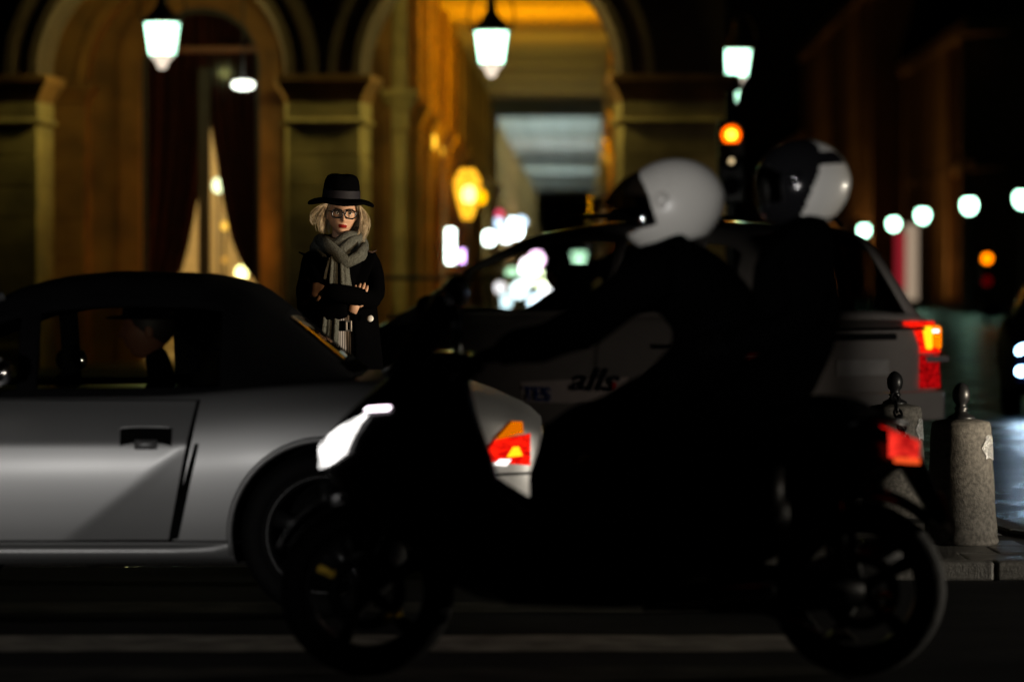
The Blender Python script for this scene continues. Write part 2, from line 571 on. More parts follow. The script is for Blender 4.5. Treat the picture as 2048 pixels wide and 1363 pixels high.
# ------------------------------------------------------------------ ground: road, crossing, pavement island, kerb
road = MB().add([(-60, -25, 0), (140, -25, 0), (140, 17.0, 0), (-60, 17.0, 0), (140, 825, 0), (-60, 825, 0)], [(0, 1, 2, 3), (3, 2, 4, 5)], [0, 1]).build('road', [M['dryasphalt'], M['asphalt']])
tag(road, kind='structure')
for k, (y0, y1) in enumerate([(10.2, 10.7), (11.15, 11.65), (12.08, 12.58), (13.10, 13.70), (14.62, 15.12)]):
    MB().grid(lambda u, v: (-3.4 + 4.45 * u, y0 + (y1 - y0) * v + 0.012 * math.sin(u * 37 + k), 0.004), 24, 2, smooth=False).build('crossing_stripe', M['paint'] if k == 3 else M['wornpaint'], road)
PV = 0.08
edge = [(-9, 17.5), (-.55, 17.5), (.25, 16.25), (2.95, 16.25), (2.80, 17.0), (2.50, 18.35), (2.36, 20.0), (2.28, 22.3), (-9, 23.2)]
pv = MB()
pv.rings([[(x, y, 0.0) for x, y in edge], [(x, y, PV - 0.012) for x, y in edge]], smooth=False)
pav = tag(pv.build('pavement', M['pavebed']), kind='structure')
# kerb stones along the front and round the right-hand edge
kme = MB().b2(0.0, 0.994, -0.0, 0.16, 0.0, PV + 0.001).mesh('kerb_stone', [M['granite']])
for i in range(3):
    o = obj('kerb_stone', kme, pav, (0.05 + i * 1.0, 16.235 + random.uniform(-0.004, 0.004), random.uniform(-0.003, 0.003)), 0.014)
for a, b in ((3, 4), (4, 5), (5, 6), (6, 7)):
    p, q = Vector((*edge[a], 0)), Vector((*edge[b], 0))
    L = (q - p).length
    n = max(1, round(L / 0.9))
    for i in range(n):
        m = MB().b2(0.003, L / n - 0.003, 0.0, 0.15, 0.0, PV + 0.001)
        o = m.build('kerb_stone', M['granite'], pav, 0.012)
        o.location = p + (q - p) * (i / n) + Vector((0.02, 0, 0))
        o.rotation_euler = (0, 0, math.atan2(q.y - p.y, q.x - p.x))
# paving stones near the bollards (the rest lies behind the cars)
def inside(x, y):
    c = False
    for i in range(len(edge)):
        (x1, y1), (x2, y2) = edge[i], edge[i - 1]
        if (y1 > y) != (y2 > y) and x < (x2 - x1) * (y - y1) / (y2 - y1) + x1:
            c = not c
    return c
for r in range(14):
    y0 = 16.42 + r * 0.42
    for c in range(9):
        x0 = -0.2 + c * 0.36 + (0.18 if r % 2 else 0)
        if inside(x0 + 0.36 + 0.14, y0 + 0.2) and inside(x0 + 0.36 + 0.14, y0 + 0.42):
            m = MB().b2(0, 0.352, 0, 0.412, 0.0, PV - 0.002)
            o = m.build('paving_stone', M['paver'], pav, 0.008, loc=(x0, y0, random.uniform(-0.004, 0.002)))
            o.rotation_euler = (R(random.uniform(-.5, .5)), R(random.uniform(-.6, .6)), 0)
# far pavement in front of the arcade
fp = MB().b2(-40, 2.95, 45.2, 260, 0.0, 0.15)
fpo = tag(fp.build('far_pavement', M['pavebed']), kind='structure')
for i in range(34):
    obj('kerb_stone', MB().b2(0, 0.995, 0, 0.2, 0.0, 0.156).mesh('kerb_stone', [M['granite']]), fpo, (-30 + i * 1.0 - 1.05, 45.0, 0), 0.015)

# ------------------------------------------------------------------ bollards with their chain
def bollard(loc, label, rz):
    t = thing('stone_bollard', label, 'bollard', loc, rz, 'stone bollards on the pavement edge')
    b = MB()
    pr = [(0.166, 0.0), (0.170, 0.012), (0.165, 0.03)]
    for i in range(13):
        z = 0.03 + 0.50 * i / 12
        pr.append((0.164 - 0.029 * i / 12, z))
    pr += [(0.131, 0.548), (0.118, 0.556), (0.06, 0.566)]
    vs = MB().lathe(pr, 40)
    for v in vs.v:
        k = 1 + 0.010 * math.sin(v[2] * 31 + math.atan2(v[1], v[0]) * 4) + random.uniform(-0.006, 0.006)
        b.v.append((v[0] * k, v[1] * k, v[2]))
    b.f, b.m, b.s = vs.f, vs.m, vs.s
    b.build('stone_post', M['concrete'], t)
    c = MB().lathe([(0.066, 0.562), (0.060, 0.578), (0.034, 0.590), (0.026, 0.604), (0.033, 0.612), (0.026, 0.620), (0.024, 0.632), (0.036, 0.646), (0.041, 0.670), (0.040, 0.692), (0.030, 0.714), (0.014, 0.728), (0.002, 0.732)], 20)
    c.build('finial', M['iron'], t)
    # reflective sticker wrapped on the right-hand side, torn outline
    def st(u, v):
        z = 0.385 + 0.105 * v
        r = 0.164 - 0.029 * (z - 0.03) / 0.5 + 0.0035
        a0 = -0.95 + (0.30 * abs(v - 0.45)) + 0.05 * math.sin(9 * v)
        a = a0 + (1.25) * u
        return (r * math.cos(a), r * math.sin(a), z + 0.006 * math.sin(11 * u))
    MB().grid(st, 14, 6).build('sticker', M['foil'], t)
    # iron band with chain hook
    MB().tube([(0.0, 0.133, 0.50), (0.0, 0.165, 0.515), (0.0, 0.165, 0.49)], 0.009, 6).build('chain_hook', M['iron'], t)
    return t
A = Vector((2.036, 17.40, PV - 0.003))
B = Vector((1.945, 19.50, PV - 0.003))
bollard(A, 'stone bollard with black finial, nearest one, standing clear right of the scooter tail', 0.0)
bollard(B, 'stone bollard half hidden behind the scooter tail light, farther of the two', 0.12)
ch = MB()
p0, p1 = A + Vector((0, 0.165, 0.50)), B + Vector((-0.02, -0.15, 0.615))
N = 34
for i in range(N):
    def cp(t):
        return p0.lerp(p1, t) - Vector((0, 0, 0.30 * 4 * t * (1 - t)))
    c, d = cp((i + 0.5) / N), (cp((i + 1) / N) - cp(i / N)).normalized()
    s = Vector((1, 0, 0)) if i % 2 else d.cross(Vector((1, 0, 0)))
    L, W = 0.042, 0.019
    ch.tube([c + d * (L * math.cos(a)) + s * (W * math.sin(a)) for a in [2 * PI * k / 10 for k in range(10)]], 0.0075, 6, closed=True)
ct = tag(ch.build('iron_chain', M['iron']), 'black iron chain sagging between the two stone bollards', 'chain')

# ------------------------------------------------------------------ arcade building
# local frame: x along the front, y into the building; the gallery runs away along +y
RZ = -0.019
bd = thing('arcade_building', 'honey stone arcade building with round arches and hanging lanterns', 'building', (0, 48.0, 0), RZ)
SP = 3.83                                                      # springing height of the arches
DEP = 0.8
openings = [(-10.02, -6.86), (-5.95, -2.806), (-1.90, 1.38)]
piers = [(-6.86, -5.95), (-2.806, -1.90), (1.38, 2.66), (-10.95, -10.02)]
def courses(z0, z1, h=0.405):
    n = round((z1 - z0) / h)
    return [(z0 + (z1 - z0) * i / n, z0 + (z1 - z0) * (i + 1) / n) for i in range(n)]
imp = [(0.0, 3.50), (0.015, 3.53), (0.03, 3.58), (0.085, 3.68), (0.125, 3.73), (0.135, 3.75), (0.135, SP), (0.03, SP + 0.01)]
SPL = 0.10                                                     # the reveals are splayed
for x0, x1 in piers:
    core = MB().rect(x0 + 0.012, x1 - 0.012, 0.012, DEP - 0.012, [(0, 0.15), (0, SP)], sp=SPL).build('pier', M['stone'], bd)
    for k, (a, b) in enumerate(courses(0.50, 3.20)):
        if k % 2:
            xm = x0 + (x1 - x0) * 0.5
            MB().add([(x0, 0, a + .009), (xm - .004, 0, a + .009), (xm - .004, DEP, a + .009), (x0 - SPL, DEP, a + .009), (x0, 0, b - .009), (xm - .004, 0, b - .009), (xm - .004, DEP, b - .009), (x0 - SPL, DEP, b - .009)],
                     [(0, 3, 2, 1), (4, 5, 6, 7), (0, 1, 5, 4), (1, 2, 6, 5), (2, 3, 7, 6), (3, 0, 4, 7)]).build('stone_block', M['stone'], core, 0.010)
            MB().add([(xm + .004, 0, a + .009), (x1, 0, a + .009), (x1 + SPL, DEP, a + .009), (xm + .004, DEP, a + .009), (xm + .004, 0, b - .009), (x1, 0, b - .009), (x1 + SPL, DEP, b - .009), (xm + .004, DEP, b - .009)],
                     [(0, 3, 2, 1), (4, 5, 6, 7), (0, 1, 5, 4), (1, 2, 6, 5), (2, 3, 7, 6), (3, 0, 4, 7)]).build('stone_block', M['stone'], core, 0.010)
        else:
            MB().rect(x0, x1, 0, DEP, [(0, a + 0.009), (0, b - 0.009)], sp=SPL).build('stone_block', M['stone'], core, 0.010)
    MB().rect(x0, x1, 0, DEP, [(0.04, 0.15), (0.04, 0.42), (0.02, 0.46), (0.004, 0.495)], sp=SPL).build('base_plinth', M['stone'], core, 0.008)
    MB().rect(x0, x1, 0, DEP, [(0.0, 3.30), (0.003, 3.35), (0.003, 3.50)], sp=SPL).build('pier_frieze', M['stone'], core)
    MB().rect(x0, x1, 0, DEP, [(0.0, 3.205), (0.035, 3.225), (0.055, 3.25), (0.035, 3.275), (0.005, 3.30)], sp=SPL).build('neck_moulding', M['stone'], core)
    MB().rect(x0, x1, 0, DEP, imp, sp=SPL).build('impost', M['dimstone'], core)
# wall above the arches
w = MB()
ZT = 10.0
NS = 28
def archwall(mb, x0, x1, y0, y1, sp, zt, spl=0.0):
    c, r = (x0 + x1) / 2, (x1 - x0) / 2
    P = [(c - r * math.cos(PI * i / NS), sp + r * math.sin(PI * i / NS)) for i in range(NS + 1)]
    Q = [(c - (r - spl) * math.cos(PI * i / NS), sp + (r - spl) * math.sin(PI * i / NS)) for i in range(NS + 1)]
    for i in range(NS):
        (xa, za), (xb, zb), (xc, zc_), (xd, zd) = P[i], P[i + 1], Q[i + 1], Q[i]
        mb.add([(xa, y0, za), (xb, y0, zb), (xb, y0, zt), (xa, y0, zt)], [(0, 1, 2, 3)])
        mb.add([(xd, y1, zd), (xc, y1, zc_), (xc, y1, zt), (xd, y1, zt)], [(3, 2, 1, 0)])
        mb.add([(xa, y0, za), (xb, y0, zb), (xc, y1, zc_), (xd, y1, zd)], [(3, 2, 1, 0)])
for x0, x1 in openings:
    archwall(w, x0, x1, 0.0, DEP, SP + 0.011, ZT, SPL)
for x0, x1 in piers:
    w.b2(x0, x1, 0.0, DEP, SP + 0.011, ZT)
wall = w.build('front_wall', M['shadestone'], bd, fix=False)
def ring(mb, c, r0, r1, y0, y1, sp, n=28):
    rs = []
    for i in range(n + 1):
        a = PI * i / n
        ca, sa = -math.cos(a), math.sin(a)
        rs.append([(c + r0 * ca, y0, sp + r0 * sa), (c + r1 * ca, y0, sp + r1 * sa), (c + r1 * ca, y1, sp + r1 * sa), (c + r0 * ca, y1, sp + r0 * sa)])
    mb.rings(rs, True, True, smooth=False)
for x0, x1 in openings:
    c, r = (x0 + x1) / 2, (x1 - x0) / 2
    m = MB()
    ring(m, c, r - 0.005, r + 0.10, -0.05, 0.10, SP + 0.012)
    ring(m, c, r + 0.10, r + 0.30, -0.025, 0.10, SP + 0.012)
    ring(m, c, r + 0.30, r + 0.40, -0.075, 0.10, SP + 0.012)
    m.build('archivolt', M['shadestone'], wall)
    k = MB().prism([(c - 0.17, SP + r - 0.06), (c + 0.17, SP + r - 0.06), (c + 0.24, SP + r + 0.62), (c - 0.24, SP + r + 0.62)], -0.22, 0.12)
    k.build('keystone', M['shadestone'], wall, 0.02)
MB().rect(-11.2, 2.66, 0.0, 0.4, [(0.02, 6.65), (0.10, 6.72), (0.22, 6.86), (0.24, 6.92), (0.02, 6.96)]).build('string_course', M['stone'], wall)
for i in range(5):                                             # upper storey windows, dark at night
    xw = -8.6 + i * 2.55
    f = MB()
    f.b2(xw - 0.75, xw - 0.55, -0.10, 0.0, 7.3, 9.6); f.b2(xw + 0.55, xw + 0.75, -0.10, 0.0, 7.3, 9.6); f.b2(xw - 0.75, xw + 0.75, -0.12, 0.0, 9.6, 9.85)
    fo = f.build('window', M['stone'], bd, 0.01)
    MB().b2(xw - 0.55, xw + 0.55, -0.03, -0.005, 7.3, 9.6).build('pane', M['palaceglass'], fo)
MB().rect(-11.2, 2.66, 0.0, 0.6, [(0.05, 10.0), (0.35, 10.15), (0.4, 10.3), (0.02, 10.36)]).build('cornice', M['stone'], wall)
# floor, ceiling, transverse beams of the gallery
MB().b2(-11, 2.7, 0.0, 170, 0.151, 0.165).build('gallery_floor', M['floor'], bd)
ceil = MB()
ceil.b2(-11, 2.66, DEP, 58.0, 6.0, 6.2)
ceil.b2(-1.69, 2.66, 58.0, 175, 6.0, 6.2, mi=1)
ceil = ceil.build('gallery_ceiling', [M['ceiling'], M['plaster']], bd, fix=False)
bmB = MB().b2(-3.07, 0, -0.28, 0.28, 5.62, 6.0).mesh('ceiling_beam', [M['plaster']])
for k in range(3, 21):
    y = 7.8 * k - 0.4
    if y > 54:
        obj('ceiling_beam', bmB, ceil, (1.38, y, 0), 0.02)
MB().b2(-1.69, 1.38, 57.3, 58.0, 5.86, 6.0).build('ceiling_beam', M['ceiling'], ceil, 0.02)
# inner wall of the first bay with the arched window
iw = MB()
WX0, WX1, WSP, IY0, IY1 = -5.06, -3.45, 4.13, 3.6, 4.1
archwall(iw, WX0, WX1, IY0, IY1, WSP, 6.0)
iw.b2(-11, WX0, IY0, IY1, 0.15, 6.0)
iw.b2(WX1, -1.69, IY0, IY1, 0.15, 6.0)
inner = iw.build('inner_wall', M['dimstone'], bd, fix=False)
m = MB()
c, r = (WX0 + WX1) / 2, (WX1 - WX0) / 2
ring(m, c, r - 0.004, r + 0.30, 3.50, 3.7, WSP)
m.b2(WX0 - 0.30, WX0 + 0.004, 3.50, 3.7, 0.15, WSP); m.b2(WX1 - 0.004, WX1 + 0.30, 3.50, 3.7, 0.15, WSP)
m.build('window_surround', M['dimstone'], inner, 0.01)
m = MB()
ring(m, -4.26, 1.47, 1.62, 3.02, 3.62, 3.87)
ring(m, -4.26, 1.62, 1.95, 3.10, 3.62, 3.87)
ring(m, -4.26, 1.95, 2.08, 2.98, 3.62, 3.87)
m.build('inner_arch', M['dimstone'], inner)
for x0, x1 in ((-6.36, -5.74), (-2.78, -2.16)):
    p = MB().b2(x0 + 0.01, x1 - 0.01, 3.04, 3.6, 0.15, 3.6).build('pilaster', M['dimstone'], inner)
    for a, b in courses(0.5, 3.62, 0.50):
        MB().b2(x0, x1, 3.02, 3.6, a + 0.010, b - 0.010).build('stone_block', M['dimstone'], p, 0.012)
    MB().rect(x0, x1, 3.02, 3.6, [(0.0, 3.62), (0.02, 3.66), (0.09, 3.78), (0.12, 3.80), (0.12, 3.865), (0.01, 3.87)]).build('impost', M['dimstone'], p)
wf = MB()
for x in (WX0 + 0.03, WX1 - 0.03):
    wf.b2(x - 0.04, x + 0.04, 3.74, 3.82, 0.9, WSP)
ring(wf, c, r - 0.07, r, 3.74, 3.82, WSP)
wf.b2(WX0, WX1, 3.74, 3.82, 0.86, 0.98)
wfo = wf.build('window', M['darkwood'], bd)
MB().b2(-4.305, -4.145, 3.72, 3.84, 0.9, WSP).build('mullion', M['darkwood'], wfo, 0.01)
MB().b2(WX0, WX1, 3.70, 3.84, 4.33, 4.42).build('transom', pm('reddish transom wood', (0.22, 0.07, 0.03), 0.6), wfo, 0.01)
MB().b2(WX0 + 0.05, WX1 - 0.05, 3.775, 3.785, 0.95, 4.9).build('pane', M['winglass'], wfo)
# curtains: pleated, drawn apart low down
def curtain(edge_pts, outer, name):
    zs = [p[0] for p in edge_pts]; xs = [p[1] for p in edge_pts]
    def fn(u, v):
        z = 0.9 + (4.9 - 0.9) * v
        xe = float(np.interp(z, zs, xs))
        x = outer + (xe - outer) * u
        g = abs(xe - outer) / 0.8
        return (x, 4.02 + 0.045 * math.sin(u * 34) + 0.02 * math.sin(u * 13 + z), z)
    return MB().grid(fn, 90, 30).build(name, M['velvet'], bd, solid=0.008)
SS = 148.0
def lx(px): return (px - CX) / SS - 0.019 * 4.0
def lz(py): return CZ + (HY - py) / SS
curtain([(lz(640), lx(330)), (lz(560), lx(352)), (lz(540), lx(360)), (lz(489), lx(375)), (lz(420), lx(388)), (lz(355), lx(400)), (lz(240), lx(417)), (5.0, lx(417))], lx(262), 'curtain')
curtain([(lz(660), lx(540)), (lz(600), lx(524)), (lz(565), lx(511)), (lz(530), lx(481)), (lz(480), lx(460)), (lz(410), lx(445)), (lz(350), lx(435)), (lz(235), lx(417)), (5.0, lx(404))], lx(540), 'curtain')
rm = MB()
rm.b2(-6.4, -2.2, 9.0, 9.1, 0.15, 5.6); rm.b2(-6.5, -6.4, 4.1, 9.0, 0.15, 5.6); rm.b2(-2.2, -2.1, 4.1, 9.0, 0.15, 5.6)
rm.b2(-6.4, -2.2, 4.1, 9.0, 5.5, 5.6); rm.b2(-6.4, -2.2, 4.1, 9.0, 0.15, 0.2)
rm.build('back_room', M['cream'], bd, fix=False)
# corridor wall with pilasters and shop fronts, running away
cw = MB()
for k in range(21):
    y = 4.1 + 7.8 * k
    cw.b2(-1.99, -1.69, y, y + 3.2, 0.15, 6.0)
    cw.b2(-1.99, -1.69, y + 3.2, y + 6.6, 3.2, 6.0)
    cw.b2(-1.99, -1.69, y + 6.6, y + 7.8, 0.15, 6.0)
cwall = cw.build('corridor_wall', M['stone'], bd, fix=False)
pme = MB().b2(0, 0.20, -0.32, 0.32, 0.15, 5.98).mesh('pilaster', [M['stone']])
cme = MB().rect(0.0, 0.20, -0.32, 0.32, [(0.0, 3.25), (0.03, 3.30), (0.02, 3.34), (0.02, 3.52), (0.12, 3.72), (0.14, 3.74), (0.14, 3.83), (0.01, 3.84)]).mesh('capital', [M['stone']])
sme = MB().b2(-0.16, -0.10, -1.7, 1.7, 0.15, 3.2).mesh('shop_front', [M['palaceglass']])
ybase = [3.98 + 3.9 * k for k in range(40)]
for y in ybase:
    p = obj('pilaster', pme, cwall, (-1.69, y, 0), 0.02)
    obj('capital', cme, p)
for k in range(20):
    obj('shop_front', sme, cwall, (-1.69, 4.1 + 7.8 * k + 4.9, 0))
# street side row of piers and the wall above
pm2 = MB().b2(0, 1.28, -0.45, 0.45, 0.15, SP).mesh('pier', [M['stone']])
im2 = MB().rect(0, 1.28, -0.45, 0.45, imp).mesh('impost', [M['stone']])
for k in range(1, 40):
    p = obj('pier', pm2, bd, (1.38, 0.4 + 3.9 * k, 0))
    obj('impost', im2, p)
sw = MB()
sw.b2(1.38, 2.66, DEP, 160, SP + 1.45, ZT)
sw.build('street_wall', M['stone'], bd, fix=False)

# ------------------------------------------------------------------ lanterns
def lantern(t, s=1.0):
    """Six-sided tapered lantern hanging from a lyre bracket; origin at the hanging point, glass 0.55-0.97 below."""
    def hexa(r, z):
        return [(r * math.cos(PI / 6 + k * PI / 3), r * math.sin(PI / 6 + k * PI / 3), z) for k in range(6)]
    zt, zb, rt, rb = -0.55, -0.96, 0.245, 0.180
    fr = MB()
    for k in range(6):
        a, b = Vector(hexa(rt, zt)[k]), Vector(hexa(rb, zb)[k])
        fr.tube([a, b], 0.007, 6)
    fr.tube(hexa(rt, zt), 0.012, 6, closed=True)
    fr.tube(hexa(rb, zb), 0.010, 6, closed=True)
    fro = fr.build('lantern_frame', M['lampiron'], t)
    for k in range(6):
        a, b = hexa(rt - 0.004, zt)[k], hexa(rt - 0.004, zt)[(k + 1) % 6]
        c, d = hexa(rb - 0.004, zb)[k], hexa(rb - 0.004, zb)[(k + 1) % 6]
        MB().add([a, b, d, c], [(0, 1, 2, 3)]).build('pane', M['lampglass'], fro, solid=0.004)
    MB().lathe([(0.262, zt + 0.005), (0.27, zt + 0.03), (0.20, zt + 0.075), (0.12, zt + 0.15), (0.065, zt + 0.24), (0.055, zt + 0.28), (0.075, zt + 0.29), (0.075, zt + 0.31), (0.05, zt + 0.32), (0.05, zt + 0.40), (0.07, zt + 0.41), (0.02, zt + 0.45)], 18).build('cap', M['lampiron'], t)
    MB().lathe([(0.02, zb - 0.17), (0.055, zb - 0.15), (0.075, zb - 0.09), (0.12, zb - 0.03), (0.165, zb - 0.004)], 12).build('lower_bowl', M['lampfin'], t)
    bl = bpy.data.lights.new('bulb', 'POINT')
    bl.energy = 430
    bl.color = (1.0, 0.96, 0.32)
    bl.shadow_soft_size = 0.07
    bo = bpy.data.objects.new('bulb', bl)
    COL.objects.link(bo)
    bo.parent = t
    bo.location = (0, 0, zt - 0.19)
    y = MB()
    for sg in (-1, 1):
        y.tube([(sg * 0.255, 0, zt + 0.02), (sg * 0.29, 0, zt + 0.16), (sg * 0.27, 0, zt + 0.32), (sg * 0.19, 0, zt + 0.47), (sg * 0.05, 0, zt + 0.53), (0, 0, zt + 0.55)], 0.013, 6)
    y.build('yoke', M['lampiron'], t)
def hang(px, py_top, Y, label, post):
    p = at(px, py_top, Y)                                     # top edge of the glass
    t = thing('arcade_lantern', label, 'lantern', (p.x, Y, p.z + 0.55), 0, 'green white lanterns of the arcade')
    lantern(t)
    post(t, p.z + 0.55)
    return t
def rod(top):
    def f(t, z):
        MB().tube([(0, 0, 0), (0, 0, top - z)], 0.014, 8).build('hanging_rod', M['lampiron'], t)
    return f
hang(325, 46, 47.76, 'white lit lantern hanging in the left arch before the curtained window', rod(SP + 1.55))
hang(983, 63, 47.76, 'white lit lantern hanging in the arch that opens on the long gallery', rod(SP + 1.60))
def brk(t, z):                                                # wall bracket towards the building (-x)
    MB().tube([(0, 0, 0), (-0.25, 0, 0.06), (-0.75, 0, 0.04), (-1.15, 0, -0.35)], 0.022, 8).build('wall_bracket', M['lampiron'], t)
hang(1473, 100, 58.0, 'white lit lantern on a wall bracket above the red signal', brk)
hang(1459, 168, 92.0, 'smaller white lantern farther down the street wall, just under another lantern', brk)
# ------------------------------------------------------------------ lamps inside the building and along the gallery
t = thing('pane_reflection', 'oval white glow in place of a reflection in the curtained arched window', 'lamp', at(487, 172, 50.6))  # hanging lamp added in place of a reflection in the window
MB().lathe([(0.05, 0.07), (0.12, 0.06), (0.155, 0.02), (0.13, -0.035), (0.05, -0.055)], 20).build('shade', em('white pane reflection', (0.95, 1.0, 0.85), 4.0), t)
MB().tube([(0, 0, 0.06), (0, 0, 6.0 - at(487, 172, 50.6).z)], 0.012, 6).build('stem', M['lampiron'], t)
def tablelamp(px, py, Y, r, m, label):
    p = at(px, py, Y)
    t = thing('table_lamp', label, 'lamp', p)
    MB().ball((0, 0, 0), (r, r, r * 1.25), 14, 10).build('shade', m, t)
    MB().lathe([(r * 0.9, 0.20 - p.z), (r * 0.8, 0.24 - p.z), (0.02, 0.28 - p.z), (0.02, -r)], 12).build('stand', M['lampiron'], t)
tablelamp(437, 371, 54.0, 0.085, em('greenish lamp', (0.9, 1.0, 0.6), 3.5), 'greenish white lamp shining at the curtain edge, highest in the gap')
tablelamp(483, 546, 54.0, 0.085, em('yellow lamp', (1.0, 0.92, 0.35), 7.0), 'bright yellow lamp low between the parted curtains')
tablelamp(449, 452, 54.0, 0.050, em('orange lamp', (1.0, 0.55, 0.08), 2.2), 'small orange lamp midway down the parted curtain')
tablelamp(450, 520, 54.0, 0.045, em('dim orange lamp', (1.0, 0.50, 0.08), 0.9), 'dim little orange lamp left of the yellow lamp in the window')

t = thing('room_fill_lamp', 'unseen lamp added high in the room behind the curtains', 'lamp', (-4.1, 54.4, 4.95))  # added out of view to brighten the room
MB().lathe([(0.10, 0.12), (0.24, -0.10), (0.23, -0.10), (0.09, 0.12)], 18, cap=False).build('shade', M['cream'], t)
MB().tube([(0, 0, 0.1), (0, 0, 0.55)], 0.012, 6).build('stem', M['lampiron'], t)
area('bulb', t, (0, 0, -0.08), (0, 0.3, -2), 170, (1.0, 0.78, 0.42), 0.3, 0.3)
# amber lantern standing in the gallery
p = at(935, 392, 60.0)
t = thing('lamp_post', 'amber lantern on a post glowing inside the gallery, small globe at its side', 'lamp post', (p.x, 60.0, 0.165))
zc = p.z - 0.165
MB().lathe([(0.16, 0), (0.17, 0.06), (0.09, 0.16), (0.05, 0.4), (0.04, zc - 0.60), (0.07, zc - 0.56), (0.05, zc - 0.48), (0.07, zc - 0.39)], 16).build('post', pm('pink grey iron', (0.30, 0.22, 0.19), 0.6), t)
amb = lit_pane('amber lantern glass', (1.0, 0.46, 0.02), 2.4, 0.45)
def hexr(r, z):
    return [(r * math.cos(PI / 6 + k * PI / 3), r * math.sin(PI / 6 + k * PI / 3), z + zc) for k in range(6)]
levels = [(.09, -.38), (.19, -.12), (.255, .16), (.23, .30), (.12, .43)]
gf = MB()
for r, z in levels:
    gf.tube(hexr(r, z), 0.010, 6, closed=True)
for k in range(6):
    gf.tube([hexr(r, z)[k] for r, z in levels], 0.008, 6)
gfo = gf.build('lantern_frame', pm('gilt iron', (0.35, 0.20, 0.04), 0.4, 0.7), t)
for (r0, z0), (r1, z1) in zip(levels[:-1], levels[1:]):
    for k in range(6):
        MB().add([hexr(r0, z0)[k], hexr(r0, z0)[(k + 1) % 6], hexr(r1, z1)[(k + 1) % 6], hexr(r1, z1)[k]], [(0, 1, 2, 3)]).build('pane', amb, gfo)
MB().lathe([(0.13, zc + .43), (0.14, zc + .45), (0.06, zc + .52), (0.03, zc + .60), (0.002, zc + .66)], 14).build('crown', M['lampiron'], t)
MB().ball((0.02, 0, zc + .02), (.10, .10, .15), 16, 12).build('bulb', M['amberw'], t)
MB().ball((0.215, -.02, zc - .02), (.085, .085, .12), 16, 12).build('side_globe', em('amber side globe', (1.0, 0.44, 0.0), 2.2), t)
MB().tube([(0, 0, zc - .42), (.12, -.02, zc - .30), (.215, -.02, zc - .16)], 0.016, 6).build('arm', M['lampiron'], t)
for px, py, Y, r in ((862, 283, 63.0, 0.10), (878, 302, 66.0, 0.08)):
    p = at(px, py, Y)
    t = thing('wall_lamp', 'amber wall lamp on a pilaster capital, %s' % ('the nearer and larger one' if Y < 64 else 'the farther and smaller one'), 'wall lamp', p)
    MB().ball((0, 0, 0), (r, r, r * 1.5), 14, 10).build('globe', em('amber wall lamp', (1.0, 0.52, 0.03), 2.2), t)
    MB().tube([(0, 0, -r * 1.4), (-0.12, 0.05, -0.34), (-0.30, 0.05, -0.26)], 0.02, 6).build('bracket', M['lampiron'], t)
# unseen uplights put on the street-side piers to light the ceiling: amber in the near bays, cool farther on
def uplight(y, power, col, label, x=1.08, z=2.5, aim=(-0.8, 0, 6.0), sx=0.25, group='unseen uplights along the gallery'):
    c, s = math.cos(RZ), math.sin(RZ)
    P = Vector((x * c - y * s, 48 + x * s + y * c, z))
    t = thing('unseen_uplight', label, 'uplight', P, RZ, group)
    MB().lathe([(0.02, -0.20), (0.06, -0.18), (0.11, -0.02), (0.12, 0.0), (0.10, 0.0), (0.05, -0.12), (0.0, -0.13)], 14).build('cup', M['lampiron'], t)
    MB().tube([(0.10, 0, -0.1), (1.38 - x + .01, 0, -0.1)], 0.03, 8).build('mount', M['lampiron'], t)
    area('uplight_lamp', t, (0, 0, 0.02), (aim[0] - x, aim[1], aim[2] - z), power, col, 0.16, sx, 122)
for y, pw, w_ in ((9.0, 70, 'first'), (13.5, 130, 'second'), (20.0, 165, 'third')):
    uplight(y, pw, (1.0, 0.46, 0.0), w_ + ' unseen amber uplight on the gallery piers counted from the entrance arch', group='unseen amber uplights in the gallery')
uplight(27.0, 38, (1.0, 0.66, 0.08), 'unseen orange yellow uplight on the gallery piers between the amber and the dim yellow ones')
uplight(2.6, 11, (1.0, 0.47, 0.06), 'unseen amber uplight low in the gallery behind the middle pier', x=-2.35, z=1.4, aim=(-6.2, 1.4, 2.6), group='unseen amber uplights in the gallery')
for y, w_ in ((31.5, 'nearest'), (36.5, 'second'), (42.0, 'third'), (48.0, 'last')):
    uplight(y, 13, (1.0, 0.84, 0.22), w_ + ' of the unseen dim yellow uplights midway down the gallery')
for k_, (y, pw) in enumerate(((60.5, 120), (67.0, 120), (77.0, 120), (86.0, 120), (97.0, 130), (108.0, 130), (120.0, 130), (134, 130))):
    uplight(y, pw, (0.74, 0.96, 1.0), ('first', 'second', 'third', 'fourth', 'fifth', 'sixth', 'seventh', 'last')[k_] + ' unseen cool white uplight on the far gallery piers counted from the arch', group='unseen cool uplights far down the gallery')
